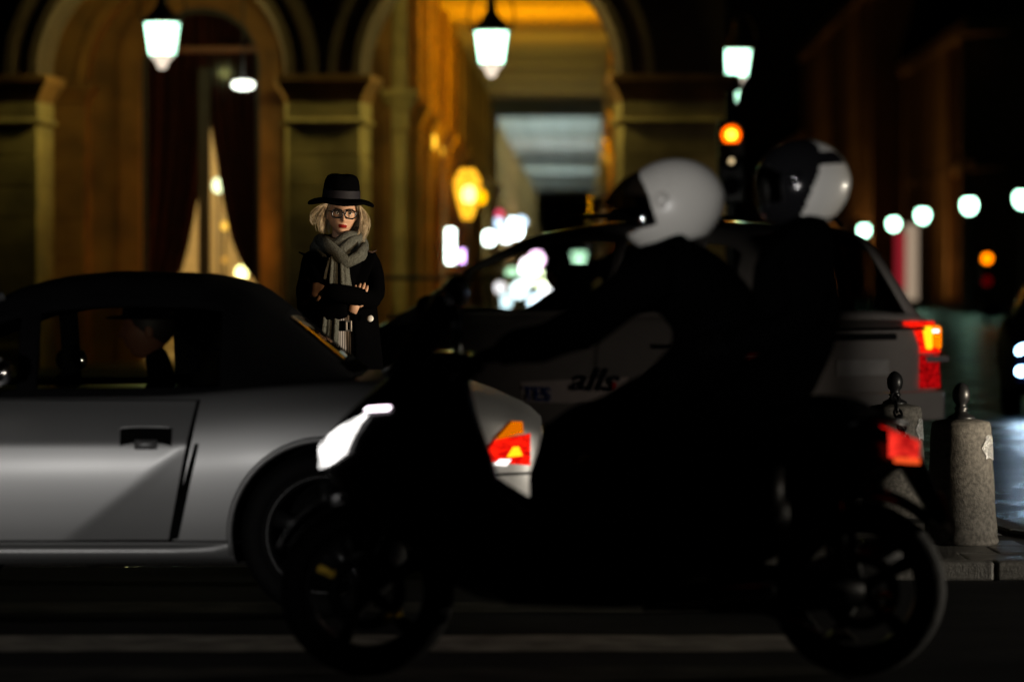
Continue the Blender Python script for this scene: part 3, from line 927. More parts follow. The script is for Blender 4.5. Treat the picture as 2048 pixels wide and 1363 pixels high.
# lit shop lights at the far end of the gallery
shop = [(978, 476, 118, 0.17, (0.85, 1, 0.9), 9), (996, 447, 126, 0.15, (0.6, 0.8, 1.0), 2.5), (1024, 447, 130, 0.17, (0.75, 0.95, 1.0), 9), (1042, 444, 130, 0.17, (0.6, 0.8, 1.0), 4),
        (1030, 462, 128, 0.24, (0.85, 1.0, 1.0), 12), (1012, 470, 128, 0.2, (0.85, 1.0, 1.0), 9), (999, 428, 120, 0.10, (0.9, 0.05, 0.15), 2.0), (926, 512, 92, 0.13, (0.75, 0.45, 1.0), 5),
        (1010, 602, 118, 0.20, (0.6, 0.85, 1.0), 9), (1000, 575, 118, 0.15, (0.9, 0.85, 0.95), 7), (1038, 580, 120, 0.24, (0.7, 0.9, 1.0), 14), (1060, 535, 122, 0.30, (1.0, 0.85, 1.0), 24),
        (1072, 518, 124, 0.24, (1.0, 0.6, 1.0), 20), (1083, 560, 122, 0.24, (0.85, 1.0, 0.6), 13), (1072, 603, 120, 0.24, (0.6, 0.8, 1.0), 14), (1050, 560, 118, 0.22, (0.85, 1, 1), 14), (1025, 548, 118, 0.2, (0.5, 0.9, 0.6), 6), (1090, 580, 120, 0.16, (0.9, 0.9, 1.0), 10)]
words_ = ['white', 'pale blue', 'cyan white', 'ice blue', 'large white', 'soft white', 'small red', 'violet', 'sky blue', 'pinkish white', 'bright blue white', 'brilliant pink white', 'magenta', 'lime tinted', 'deep sky blue', 'glaring white', 'sea green', 'small pale']
where_ = ['beside the amber lamp post, lowest left', 'left of the white cluster', 'at the top of the white cluster', 'at the right end of the cluster above the van', 'in the middle of the cluster above the van', 'at the left of the cluster above the van', 'above the left end of the cluster', 'by the tall lit sign', 'low left in the van window', 'left in the van window', 'in the middle of the van window', 'brightest in the van window', 'at the top of the van window', 'right in the van window', 'low right in the van window', 'behind the middle of the van window', 'upper left in the van window', 'rightmost in the van window']
for i, (px, py, D, r, col, st) in enumerate(shop):
    D = min(D, .92 * 2.55 * F / max(1, 1170 - px))          # keeps it clear of the corridor wall
    p = at(px, py, D)
    t = thing('shop_lamp', '%s shop lamp glowing %s' % (words_[i], where_[i]), 'shop lamp', p, 0, 'shop lamps far down the gallery')
    MB().ball((0, 0, 0), r, 14, 10).build('globe', em('shop lamp %d' % i, col, st), t)
    MB().tube([(0, 0, r * 0.9), (0, 0, r + 0.12), (0, 0.2, r + 0.12)], 0.02, 6).build('hook', M['lampiron'], t)
p = at(901, 492, 66.0)
t = thing('light_box', 'tall white lit sign standing upright on the gallery wall', 'lit sign', p)
MB().b2(-0.075, 0.075, -0.04, 0.04, -0.30, 0.30).build('panel', em('white sign', (0.85, 1.0, 0.90), 8.0), t, 0.01)
MB().b2(-0.30, -0.08, -0.02, 0.02, -0.03, 0.03).build('bracket', M['lampiron'], t)
p = at(1158, 525, 96.0)
t = thing('cone_lamp', 'pale green cone-shaped lamp seen through the van window', 'lamp', p)
MB().lathe([(0.02, -0.34), (0.06, -0.28), (0.20, 0.24), (0.18, 0.27), (0.03, 0.28)], 16).build('shade', em('pale green lamp', (0.55, 1.0, 0.70), 5.0), t)
MB().tube([(0, 0, -0.3), (0, 0, -1.0 - 0.4)], 0.02, 6).build('stem', M['lampiron'], t)

# ------------------------------------------------------------------ right: long palace front far down the street
c, s = math.cos(RZ), math.sin(RZ)
pal = thing('long_palace', 'long dim stone palace front with pilasters beyond the street', 'building', (0, 48, 0), RZ)
XP = 27.0
m = MB()
m.b2(XP, XP + 14, 210, 640, 0, 17.6)
palw = m.build('wall', M['palace'], pal)
MB().b2(XP - 1.0, XP + 14, 206, 640, 17.6, 18.6).build('cornice', M['palace'], palw, 0.1)
MB().b2(XP - 0.5, XP + 14, 206, 640, 8.6, 9.2).build('string_course', M['palace'], palw, 0.05)
MB().b2(XP, XP + 13, 206, 640, 18.6, 21.0).build('attic', M['slate'], palw)
pil = MB().b2(-0.8, 0, -0.8, 0.8, 0, 17.55).mesh('pilaster', [M['palace']])
wfr = MB().b2(-0.35, 0, -1.5, 1.5, 2.2, 7.4).b2(-0.35, 0, -1.5, 1.5, 10.2, 15.6).mesh('window', [M['palace']])
pan = MB().b2(-0.45, 0, -1.1, 1.1, 2.5, 7.0).b2(-0.45, 0, -1.1, 1.1, 10.5, 15.2).mesh('pane', [M['palaceglass']])
for k in range(46):
    y = 212 + 9.0 * k
    obj('pilaster', pil, pal, (XP, y, 0))
    wo_ = obj('window', wfr, pal, (XP, y + 4.5, 0))
    obj('pane', pan, wo_)
m = MB()
m.b2(XP - 3, XP + 14, 262, 350, 0, 24.0)
pv_ = m.build('pavilion', M['palace'], pal)
MB().b2(XP - 4, XP + 14, 261, 351, 24.0, 25.2).build('cornice', M['palace'], pv_, 0.1)
MB().add([(XP - 3, 262, 25.2), (XP + 14, 262, 25.2), (XP + 14, 350, 25.2), (XP - 3, 350, 25.2), (XP + 2, 270, 35), (XP + 12, 270, 35), (XP + 12, 342, 35), (XP + 2, 342, 35)],
         [(0, 1, 5, 4), (1, 2, 6, 5), (2, 3, 7, 6), (3, 0, 4, 7), (4, 5, 6, 7)]).build('roof', M['slate'], pv_)
for k in range(8):
    obj('pilaster', pil, pal, (XP - 3, 266 + 11.4 * k, 6.3))
# ground floodlights that graze the palace front
for k in range(6):
    y = 220 + 44 * k
    x = XP - 5.5
    t = thing('floodlight', ('nearest', 'second nearest', 'third nearest', 'fourth nearest', 'fifth nearest', 'farthest')[k] + ' amber floodlight on the ground before the palace front', 'floodlight', (x * c - y * s, 48 + x * s + y * c, 0.0), RZ, 'floodlights along the palace')
    MB().b2(-0.2, 0.2, -0.3, 0.3, 0.05, 0.4).build('housing', M['lampiron'], t, 0.03)
    MB().b2(-0.05, 0.05, -0.35, 0.35, 0, 0.25).build('stand', M['lampiron'], t)
    area('flood', t, (0.0, 0, 0.45), (5.5, 0, 11.0), 310, (1.0, 0.50, 0.16), 0.3, 0.5)
# five street lamps in a receding row
sl = None
spots = [(2044, 397, 'nearest and tallest, cut by the picture edge'), (1938, 410, 'second nearest, left of the amber signal'), (1845, 430, 'the middle one, right of the banners'), (1787, 447, 'just above the red banner'), (1728, 460, 'farthest, low behind the van roof')]
for px, py, lab in spots:
    D = F * 3.0 / (HY - py + 6)
    p = at(px, py, D)
    if sl is None:
        sl = thing('street_lamp', '', 'street lamp', (0, 0, 0), 0, 'row of street lamps')
        h = 4.2
        MB().lathe([(0.22, 0), (0.24, 0.1), (0.13, 0.3), (0.12, 0.9), (0.07, 1.0), (0.055, 3.5), (0.09, 3.58), (0.05, 3.66), (0.12, 3.8)], 14).build('post', M['poleblack'], sl)
        MB().ball((0, 0, 4.16), (0.27, 0.27, 0.33), 18, 12).build('lantern_globe', M['globe'], sl)
        MB().lathe([(0.25, 4.38), (0.16, 4.50), (0.06, 4.56), (0.07, 4.62), (0.01, 4.7)], 14).build('cap', M['lampiron'], sl)
        o = sl
    else:
        o = copy_tree(sl)
    o.location = (p.x, D, p.z - 4.16)
    o['label'] = 'white globe street lamp, ' + lab
    o['group'] = 'row of street lamps'
# banners; the cloth emits in place of lamplight falling on it
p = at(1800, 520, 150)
t = thing('glow_banner', 'tall red banner with painted glow hanging next to a cream one', 'banner', (at(1800, 520, 150).x, 150, 0))
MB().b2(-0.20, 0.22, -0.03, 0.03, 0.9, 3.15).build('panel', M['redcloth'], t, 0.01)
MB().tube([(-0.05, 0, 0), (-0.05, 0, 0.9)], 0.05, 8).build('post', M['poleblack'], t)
t = thing('glow_banner', 'tall cream banner with painted glow right of the red one', 'banner', (at(1822, 520, 150).x, 150.3, 0))
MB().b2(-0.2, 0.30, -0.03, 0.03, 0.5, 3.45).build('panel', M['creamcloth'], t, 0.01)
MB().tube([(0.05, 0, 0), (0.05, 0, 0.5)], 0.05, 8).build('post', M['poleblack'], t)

# ------------------------------------------------------------------ traffic signals
def signal(loc, label, lit, sc=1.0):
    t = thing('traffic_signal', label, 'traffic light', loc)
    x, zl = 0, lit['z']
    MB().tube([(0.0, 0.10, 0), (0.0, 0.10, zl + 0.5 * sc)], 0.055 * sc, 10).build('post', M['poleblack'], t)
    h = MB().b2(-0.15 * sc, 0.15 * sc, -0.10, 0.06, zl - 0.74 * sc if lit.get('three') else zl - 0.42 * sc, zl + 0.17 * sc)
    h = h.build('housing', M['poleblack'], t, 0.04)
    for k, (dz, mt) in enumerate(lit['lenses']):
        MB().lathe([(0.105 * sc, 0.0), (0.10 * sc, 0.025), (0.05 * sc, 0.04), (0.001, 0.045)], 20, (0, -0.102, zl + dz), Matrix.Rotation(R(90), 3, 'X')).build('lens', mt, h)
        v = MB()
        v.grid(lambda u, w: (0.115 * sc * math.cos(PI * u), -0.10 - 0.16 * sc * w, zl + dz + 0.115 * sc * math.sin(PI * u)), 14, 2)
        v.build('visor', M['poleblack'], h, solid=0.006)
    return t, h
p = at(1461, 271, 42.0)
t, h = signal((p.x, 42.0, 0.15), 'traffic signal showing red, on a pole before the corner pier', {'z': p.z - 0.15, 'three': True, 'lenses': [(0, M['siglred']), (-0.28, M['gap']), (-0.56, M['gap'])]})
MB().lathe([(0.055, 0.0), (0.04, 0.012), (0.001, 0.02)], 16, (0.0, -0.15, p.z - 0.15), Matrix.Rotation(R(90), 3, 'X')).build('bulb', M['siglredcore'], h)
q = at(1463, 300, 42.0)
MB().b2(-0.115, 0.125, -0.16, -0.145, q.z - 0.15 - 0.06, q.z - 0.15 + 0.075).build('sign_plate', M['plate'], t, 0.004)
q = at(1463, 323, 42.0)
MB().ball((0.0, -0.13, q.z - 0.15), 0.035, 12, 8).build('repeater_lamp', em('pale repeater lamp', (1.0, 0.75, 0.4), 0.9), t)
p = at(1973, 517, 110.0)
t, h = signal((p.x, 110.0, 0.0), 'traffic signal showing amber, far off beside the road at right', {'z': p.z, 'three': True, 'lenses': [(0, M['siglamber']), (-0.33, M['gap']), (-0.64, M['sigldim'])]}, 1.25)

# ------------------------------------------------------------------ cars
def dense(st, n=84, k=5):
    a = np.array(st, float)
    x = np.linspace(a[0, 0], a[-1, 0], n)
    cols = []
    for j in range(1, a.shape[1]):
        y = np.interp(x, a[:, 0], a[:, j])
        yp = np.concatenate([np.full(k, y[0]), y, np.full(k, y[-1])])
        ker = np.hanning(2 * k + 3)[1:-1]; ker /= ker.sum()
        ys = np.convolve(yp, ker, 'same')[k:-k]
        e = np.minimum(np.arange(n), np.arange(n)[::-1]) / 3.0
        e = np.clip(e, 0, 1)
        cols.append(y * (1 - e) + ys * e)
    return x, cols
def section(zb, zd, w, wb, crown=0.02):
    h = zd - zb
    p = [(0, zb), (w * 0.80, zb), (w * 0.93, zb + 0.02), (w * 0.955, zb + 0.06), (w * 0.965, zb + 0.14 * h), (w * 0.985, zb + 0.28 * h), (w, zb + 0.46 * h), (w * 1.002, zb + 0.62 * h),
         (w * 0.992, zb + 0.78 * h), (w * 0.965, zb + 0.90 * h), (wb * 0.35 + w * 0.62, zd - 0.015), (wb, zd + 0.002), (wb * 0.75, zd + crown * 0.6), (wb * 0.4, zd + crown), (0, zd + crown * 1.1)]
    for _ in range(2):                                        # corner cutting rounds the profile
        q = [p[0]]
        for (a, b), (c, d) in zip(p[:-1], p[1:]):
            q += [(a * .75 + c * .25, b * .75 + d * .25), (a * .25 + c * .75, b * .25 + d * .75)]
        p = q + [p[-1]]
    return p
class Body:
    def __init__(s, st, n=84):
        s.x, (s.zb, s.zd, s.w, s.wb) = dense(st, n)
    def side(s, x, z):                                        # outer half width at (x, z)
        zb, zd, w, wb = (float(np.interp(x, s.x, a)) for a in (s.zb, s.zd, s.w, s.wb))
        sec = [p for p in section(zb, zd, w, wb) if p[0] > wb * .97 and p[1] > zb + .004]
        return float(np.interp(z, [p[1] for p in sec], [p[0] for p in sec]))
    def mesh(s, mb, mi=0):
        rs = []
        for i in range(len(s.x)):
            h = section(s.zb[i], s.zd[i], s.w[i], s.wb[i])
            r = [(s.x[i], -y, z) for y, z in h] + [(s.x[i], y, z) for y, z in reversed(h[1:-1])]
            rs.append(r)
        mb.rings(rs, True, True, mi, True)
def cut_arches(o, wheels, r, wid):
    cut = MB()
    for x, z in wheels:
        for sg in (-1, 1):
            pts = [Vector((x, sg * (wid + 0.15), z)), Vector((x, sg * (wid - 0.30), z))]
            cut.tube(pts, r, 40, True, 1, up=(0, 0, 1), smooth=False)
    co = cut.build('cut', [M['gap'], M['gap']], o.parent)
    md = o.modifiers.new('arch', 'BOOLEAN')
    md.operation = 'DIFFERENCE'
    md.solver = 'EXACT'
    md.object = co
    m = bake(o)
    o.modifiers.clear()
    o.data = m
    m.set_sharp_from_angle(angle=R(38))
    bpy.data.objects.remove(co)
def wheel(car, x, y, r, wid, rim, mt, spokes=5, face=-1):
    """tyre and rim of one wheel; face = side (+1/-1 in y) that shows"""
    rt = Matrix.Rotation(R(90), 3, 'X')
    h = wid / 2
    w = MB().lathe([(rim * 1.0, -h * 0.9), (r * 0.90, -h), (r * 0.97, -h * 0.8), (r, -h * 0.5), (r, h * 0.5), (r * 0.97, h * 0.8), (r * 0.90, h), (rim * 1.0, h * 0.9), (rim * 0.96, h * 0.6), (rim * 0.96, -h * 0.6), (rim * 1.0, -h * 0.9)], 44, (0, 0, 0), rt, cap=False)
    wo_ = w.build('wheel', M['rubber'], car, loc=(x, y, r))
    m = MB()
    m.lathe([(rim * 1.01, h * 0.86), (rim * 1.01, h * 0.98), (rim * 0.93, h * 0.90), (rim * 0.90, h * 0.3), (rim * 0.90, -h * 0.8)], 44, (0, 0, 0), rt if face < 0 else Matrix.Rotation(R(-90), 3, 'X'), cap=False)
    m.lathe([(0.001, h * 0.75), (0.05, h * 0.74), (0.075, h * 0.62), (0.08, h * 0.3)], 20, (0, 0, 0), rt if face < 0 else Matrix.Rotation(R(-90), 3, 'X'))
    for k in range(spokes):
        a = 2 * PI * k / spokes + 0.3
        d = Vector((math.cos(a), 0, math.sin(a)))
        yy = face * h
        m.tube([d * 0.05 + Vector((0, yy * 0.60, 0)), d * rim * 0.5 + Vector((0, yy * 0.70, 0)), d * rim * 0.94 + Vector((0, yy * 0.62, 0))], [(0.030, 0.016), (0.026, 0.014), (0.038, 0.014)], 8, up=(0, 1, 0))
    m.build('rim', mt, wo_)
    b = MB().lathe([(rim * 0.72, 0.0), (rim * 0.72, 0.02)], 30, (0, face * h * 0.1, 0), rt)
    b.build('brake_disc', M['darkalloy'], wo_)
    return wo_
def cabin(car, st, spans, mats, name='cabin', wsh=None, rear=None, frac=(0.10, 0.86), side_only=False, rail=0.05):
    """Greenhouse over the body: pillars and roof in one mesh, panes in others. st: (x, z belt, z roof, half width belt, half width roof)."""
    x, (zb, zr, wb, wr) = dense(st, 120, 3)
    NSD, NRF = 14, 12
    main, panes = MB(), {}
    def P(i, j):                                             # j: 0..NSD side (-y), NSD..NSD+NRF roof, then side (+y)
        if j <= NSD or j >= NSD + NRF:
            sg = -1 if j <= NSD else 1
            v = j / NSD if j <= NSD else (2 * NSD + NRF - j) / NSD
            z = zb[i] + (max(zr[i] - rail, zb[i]) - zb[i]) * v
            y = wb[i] + (wr[i] - wb[i]) * (v ** 1.35)
            return (x[i], sg * y, z)
        u = (j - NSD) / NRF * 2 - 1
        z0 = max(zr[i] - rail, zb[i])
        return (x[i], u * wr[i], z0 + (zr[i] - z0) * (1 - abs(u) ** 3.0))
    tot = 2 * NSD + NRF
    for i in range(len(x) - 1):
        xm = (x[i] + x[i + 1]) / 2
        for j in range(tot):
            key = None
            if j < NSD or j >= NSD + NRF:
                v = (j + 0.5) / NSD if j < NSD else (tot - j - 0.5) / NSD
                hh = 0.5 * (zr[i] + zr[i + 1]) - 0.5 * (zb[i] + zb[i + 1])
                if frac[0] < v < frac[1] and hh > 0.12:
                    for a, b, nm, *sd in spans:
                        if a < xm < b and (not sd or sd[0] == (j < NSD)):
                            key = nm + ('L' if j < NSD else 'R')
            else:
                u = abs((j + 0.5 - NSD) / NRF * 2 - 1)
                if wsh and wsh[0] < xm < wsh[1] and u < 0.86: key = 'windscreen'
                if rear and rear[0] < xm < rear[1] and u < 0.80: key = 'rear_window'
            tgt = main if key is None else panes.setdefault(key, MB())
            tgt.add([P(i, j), P(i + 1, j), P(i + 1, j + 1), P(i, j + 1)], [(0, 1, 2, 3)], 0, True)
    mo = main.build(name, mats[0], car, solid=0.02)
    for k, mb in panes.items():
        nm = k if k in ('windscreen', 'rear_window') else 'side_window'
        mb.build(nm, mats[1] if k not in ('rear_window',) else mats[2], car)
    return mo
def patch(car, body, quad, name, mt, off=0.004, n=(16, 12), sgn=-1, thick=True, parent=None):
    """Panel lying on the body side; quad = four (x, z) corners: front bottom, rear bottom, rear top, front top."""
    (ax, az), (bx, bz), (cx_, cz_), (dx, dz) = quad
    def f(u, v):
        x = (ax * (1 - u) + bx * u) * (1 - v) + (dx * (1 - u) + cx_ * u) * v
        z = (az * (1 - u) + bz * u) * (1 - v) + (dz * (1 - u) + cz_ * u) * v
        return (x, sgn * (body.side(x, z) + off), z)
    return MB().grid(f, *n).build(name, mt, parent or car)
# ------------------------------------------------------------------ heads and seated people
def head(mb, c, rot=None, s=1.0, mi=0, ml=0, nu=72, nv=60):
    """Face towards -y: brow, sockets, nose, lips, chin and jaw shaped on one surface, ears joined on."""
    rot = rot or Matrix.Identity(3)
    c = Vector(c)
    g = lambda a, b: math.exp(-(a / b) ** 2)
    rs, tags = [], []
    for j in range(1, nv):
        th = -PI / 2 + PI * j / nv
        r, tg = [], []
        for i in range(nu):
            ph = 2 * PI * i / nu
            x, y, z = math.sin(ph) * math.cos(th), -math.cos(ph) * math.cos(th), math.sin(th)
            X, Y, Z = 0.074 * x, 0.095 * y, 0.112 * z
            if z < 0:
                X *= 1 - 0.36 * (-z) ** 1.7
                if y > 0: Y *= 1 - 0.45 * (-z) ** 1.3
                else: Y *= 1 - 0.06 * (-z)
            elif y > 0:
                Y *= 1.06
            if y < 0:
                k = min(1, -y * 1.6)
                d = 0.0
                d += 0.025 * g(X, 0.0105) * (g(Z + 0.020, 0.012) + 0.45 * g(Z - 0.004, 0.017))
                d -= 0.010 * g(abs(X) - 0.031, 0.016) * g(Z - 0.011, 0.012)
                d += 0.005 * g(Z - 0.031, 0.009) * g(X, 0.045)
                d += 0.004 * g(abs(X) - 0.036, 0.017) * g(Z + 0.024, 0.018)
                d += 0.008 * g(X, 0.021) * (g(Z + 0.0495, 0.0055) + 1.1 * g(Z + 0.0605, 0.006))
                d -= 0.004 * g(X, 0.024) * g(Z + 0.072, 0.006)
                d += 0.009 * g(X, 0.024) * g(Z + 0.094, 0.015)
                Y -= d * k
            r.append(c + rot @ Vector((X, Y, Z)) * s)
            tg.append(y < -0.3 and abs(X) < 0.025 - 0.55 * abs(Z + 0.055) and -0.0675 < Z < -0.0435)
        rs.append(r); tags.append(tg)
    n = nu
    vs = [p for r in rs for p in r]
    fs, ms = [], []
    for i in range(len(rs) - 1):
        for j in range(n):
            k = (j + 1) % n
            fs.append((i * n + j, i * n + k, (i + 1) * n + k, (i + 1) * n + j))
            ms.append(ml if (tags[i][j] and tags[i + 1][k]) else mi)
    fs += [tuple(reversed(range(n))), tuple(range((len(rs) - 1) * n, len(rs) * n))]
    ms += [mi, mi]
    mb.add(vs, fs, ms, True)
    for sg in (-1, 1):
        mb.ball(c + rot @ Vector((sg * 0.073, 0.012, -0.002)) * s, (0.010 * s, 0.018 * s, 0.030 * s), 12, 8, mi, rot)

def driver(loc, rz, label, hat=False, lean=0.0):
    """Seated driver facing -x, hands on a steering wheel; origin on the seat."""
    t = thing('person', label, 'person', loc, rz)
    P = {'hip': ((0.02, 0, 0.10), 0.13), 'belly': ((0.05, 0, 0.25), 0.125), 'chest': ((0.08, 0, 0.42), 0.14), 'neck0': ((0.08, 0, 0.56), 0.06), 'neck': ((0.06, 0, 0.63), 0.052), 'skull': ((0.04, 0, 0.70), 0.05)}
    E = chain('hip', 'belly', 'chest', 'neck0', 'neck', 'skull')
    for s_, n in ((-1, 'l'), (1, 'r')):
        P.update({n + 's': ((0.07, s_ * 0.17, 0.49), 0.065), n + 'e': ((-0.10, s_ * 0.24, 0.26), 0.045), n + 'w': ((-0.34, s_ * 0.14, 0.36), 0.032),
                  n + 't': ((-0.05, s_ * 0.09, 0.08), 0.085), n + 'k': ((-0.42, s_ * 0.12, 0.16), 0.058), n + 'a': ((-0.62, s_ * 0.12, -0.20), 0.040), n + 'f': ((-0.74, s_ * 0.12, -0.24), 0.035)})
        E += chain('chest', n + 's', n + 'e', n + 'w') + chain('hip', n + 't', n + 'k', n + 'a', n + 'f')
    vs, fs = skin(P, E, 'hip', 1)
    mb = MB().add(vs, fs, 0, True)
    rot = Matrix.Rotation(R(-90), 3, 'Z')
    head(mb, (0.02, 0, 0.755), rot, 1.0, 1, 1, 36, 30)
    for s_ in (-1, 1):
        hand(mb, (-0.345, s_ * 0.135, 0.365), (-0.5, -s_ * 0.35, 0.45), (0.3, s_ * 0.9, 0.3), 1, side=s_, curl=1.2)
    mb.build('body', [M['jeans'], M['shadeskin']], t, fix=False)
    h = MB()
    h.ball((0.035, 0, 0.785), (0.098, 0.082, 0.100), 20, 12)
    h.build('hair', pm('dark hair', (0.02, 0.012, 0.008), 0.6), t)
    if hat:
        h = MB().lathe([(0.16, 0.80), (0.165, 0.806), (0.10, 0.815), (0.09, 0.90), (0.07, 0.925), (0.002, 0.93)], 24, (0.02, 0, 0), None)
        h.build('hat', M['felt'], t)
    return t

# ------------------------------------------------------------------ silver roadster
rd = thing('sports_car', 'silver two-seat roadster with black soft top driving left', 'car', (0, 15.23, 0))
RB = Body([(-4.10, .30, .52, .60, .45), (-3.95, .22, .62, .78, .62), (-3.5, .19, .74, .885, .70), (-3.1, .18, .81, .90, .74), (-2.7, .18, .82, .885, .74), (-2.2, .19, .825, .88, .76), (-1.3, .195, .835, .885, .785),
           (-0.9, .20, .872, .91, .78), (-0.55, .20, .892, .912, .76), (-0.30, .22, .885, .892, .70), (-0.08, .28, .825, .835, .62), (0.05, .34, .765, .73, .52), (0.115, .42, .705, .62, .45)], 110)
mb = MB()
RB.mesh(mb)
body = mb.build('body', [M['silver'], M['gap']], rd)
cut_arches(body, [(-0.70, .318), (-3.12, .318)], .352, .9)
def dooroff(x, z):
    # swage: the panel below a rising diagonal is scooped towards the side intake
    x1, z1, x2, z2 = -1.62, .30, -1.17, .66
    d = ((x2 - x1) * (z - z1) - (z2 - z1) * (x - x1)) / math.hypot(x2 - x1, z2 - z1)
    k = max(0.0, min(1.0, (d + 0.24) / 0.27)); k = k ** 1.15 if k < .9 else k
    e = min(1.0, (0.80 - z) / 0.14) * min(1.0, max(0, (x + 2.5) / 0.5))
    return 0.006 + 0.042 * k * max(0.0, e)
def dpatch(quad, name, mt, off, n, parent):
    (ax, az), (bx, bz), (cx_, cz_), (dx, dz) = quad
    def f(u, v):
        x = (ax * (1 - u) + bx * u) * (1 - v) + (dx * (1 - u) + cx_ * u) * v
        z = (az * (1 - u) + bz * u) * (1 - v) + (dz * (1 - u) + cz_ * u) * v
        return (x, -(RB.side(x, z) + off(x, z)), z)
    return MB().grid(f, *n).build(name, mt, parent)
patch(rd, RB, [(-2.565, .288), (-1.272, .288), (-1.168, .822), (-2.465, .822)], 'door_gap', M['gap'], 0.0022, (30, 20))
door = dpatch([(-2.552, .300), (-1.286, .300), (-1.182, .818), (-2.452, .818)], 'door', M['silver'], dooroff, (60, 44), rd)
patch(rd, RB, [(-1.285, .302), (-1.250, .302), (-1.170, .66), (-1.186, .66)], 'side_intake', M['gap'], 0.0045, (6, 14))
patch(rd, RB, [(-3.0, .288), (-0.98, .288), (-0.98, .296), (-3.0, .296)], 'sill_gap', M['gap'], 0.0035, (40, 1))
def sk(u, v):
    x = -2.86 + 1.80 * u
    z = .212 + .070 * v
    e = min(1, u / 0.08, (1 - u) / 0.12)
    return (x, -(RB.side(x, z) + 0.003 + 0.030 * math.sin(PI * v) ** 0.7 * math.sqrt(max(0, e))), z)
MB().grid(sk, 60, 14).build('side_skirt', M['silver'], rd)
# recessed handle
hx0, hx1 = -1.462, -1.268
rec = MB()
def rc(u, v):
    x = hx0 + (hx1 - hx0) * u
    z = .668 + .052 * v - 0.016 * (2 * u - 1) ** 2 * (1 - v)
    return (x, -(RB.side(x, z) + dooroff(x, z) + 0.0025), z)
rec.grid(rc, 20, 6)
hr = rec.build('handle_recess', M['gap'], door)
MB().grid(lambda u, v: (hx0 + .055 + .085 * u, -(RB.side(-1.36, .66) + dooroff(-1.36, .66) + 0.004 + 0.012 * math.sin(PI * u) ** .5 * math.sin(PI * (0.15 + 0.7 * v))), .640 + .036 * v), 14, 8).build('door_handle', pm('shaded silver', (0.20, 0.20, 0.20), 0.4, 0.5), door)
MB().tube([(hx0 - .012 + (hx1 - hx0 + .024) * i / 12, -(RB.side(-1.36, .725) + dooroff(-1.36, .725) + 0.003), .724 - 0.010 * abs(2 * i / 12 - 1) ** 4) for i in range(13)], 0.0045, 8).build('handle_rim', M['silver'], door)
for wx in (-0.70, -3.12):
    pts = []
    for i in range(33):
        a = R(-12) + R(204) * i / 32
        x, z = wx - .358 * math.cos(a), .318 + .358 * math.sin(a)
        pts.append((x, -(RB.side(x, z) - 0.002), z))
    MB().tube(pts, 0.012, 8).build('arch_lip', M['silver'], rd)
for wx in (-0.70, -3.12):
    wheel(rd, wx, -.765, .318, .235, .222, M['darkalloy'] if wx > -1 else M['alloy'], 5, -1)
    wheel(rd, wx, .765, .318, .235, .222, M['darkalloy'], 5, 1)
    MB().lathe([(.228, 0), (.234, .006), (.228, .012)], 44, (wx, -.887, .318), Matrix.Rotation(R(90), 3, 'X'), cap=False).build('rim_ring', M['alloy'], rd)
cabin(rd, [(-2.80, .822, .836, .70, .62), (-2.45, .826, .985, .735, .60), (-2.03, .828, 1.170, .75, .555), (-1.90, .829, 1.240, .755, .54), (-1.73, .830, 1.280, .758, .53), (-1.53, .832, 1.298, .762, .52), (-1.18, .836, 1.288, .766, .52), (-1.0, .845, 1.246, .762, .54), (-0.80, .862, 1.090, .75, .57), (-0.58, .885, .905, .72, .60)],
      [(-2.28, -1.86, 'q'), (-1.80, -1.10, 's', True), (-1.80, -1.40, 's', False)], [M['softtop'], M['carglass'], M['darkglass']], 'soft_top', (-2.72, -1.98), (-0.86, -0.66), (0.06, 0.80), rail=0.035)
MB().tube([(-2.72, -.70, .85), (-2.40, -.665, 1.005), (-2.06, -.60, 1.16), (-1.94, -.565, 1.21)], 0.019, 8).tube([(-2.72, .70, .85), (-2.40, .665, 1.005), (-2.06, .60, 1.16), (-1.94, .565, 1.21)], 0.019, 8).build('windscreen_frame', M['silver'], rd)
MB().b2(-1.02, -0.60, -.5, .5, .895, .90).build('rear_shelf', M['trim'], rd)
for sg in (-1, 1):                                             # seats with headrests
    sx = MB()
    sx.tube([(-1.30, sg * .36, .45), (-1.22, sg * .36, .75), (-1.12, sg * .36, 1.00)], [(.22, .07), (.23, .08), (.17, .06)], 14, up=(-1, 0, 0))
    sx.tube([(-1.12, sg * .36, .98), (-1.08, sg * .36, 1.14)], [(.12, .05), (.10, .04)], 12, up=(-1, 0, 0))
    sx.build('seat', M['cabin'], rd)
wm = MB().ball((-1.93, -1.035, .93), (.075, .115, .062), 18, 12)
wmo = wm.build('wing_mirror', M['silver'], rd)
MB().tube([(-1.98, -.76, .845), (-1.95, -.90, .86), (-1.93, -1.0, .885)], 0.018, 8).build('mirror_arm', M['silver'], wmo)
MB().ball((-1.885, -1.035, .93), (.036, .10, .05), 14, 8).build('mirror_glass', M['chrome'], wmo)
wm = MB().ball((-1.86, .92, .935), (.06, .085, .055), 16, 10)
wmo = wm.build('wing_mirror', M['trim'], rd)
MB().tube([(-1.90, .74, .845), (-1.87, .86, .88)], 0.018, 8).build('mirror_arm', M['trim'], wmo)
MB().ball((-1.82, .92, .935), (.034, .07, .044), 14, 8).build('mirror_glass', M['chrome'], wmo)
tl = patch(rd, RB, [(-.115, .595), (.070, .570), (.070, .690), (-.060, .672)], 'tail_light', M['redlens'], 0.008, (16, 10))
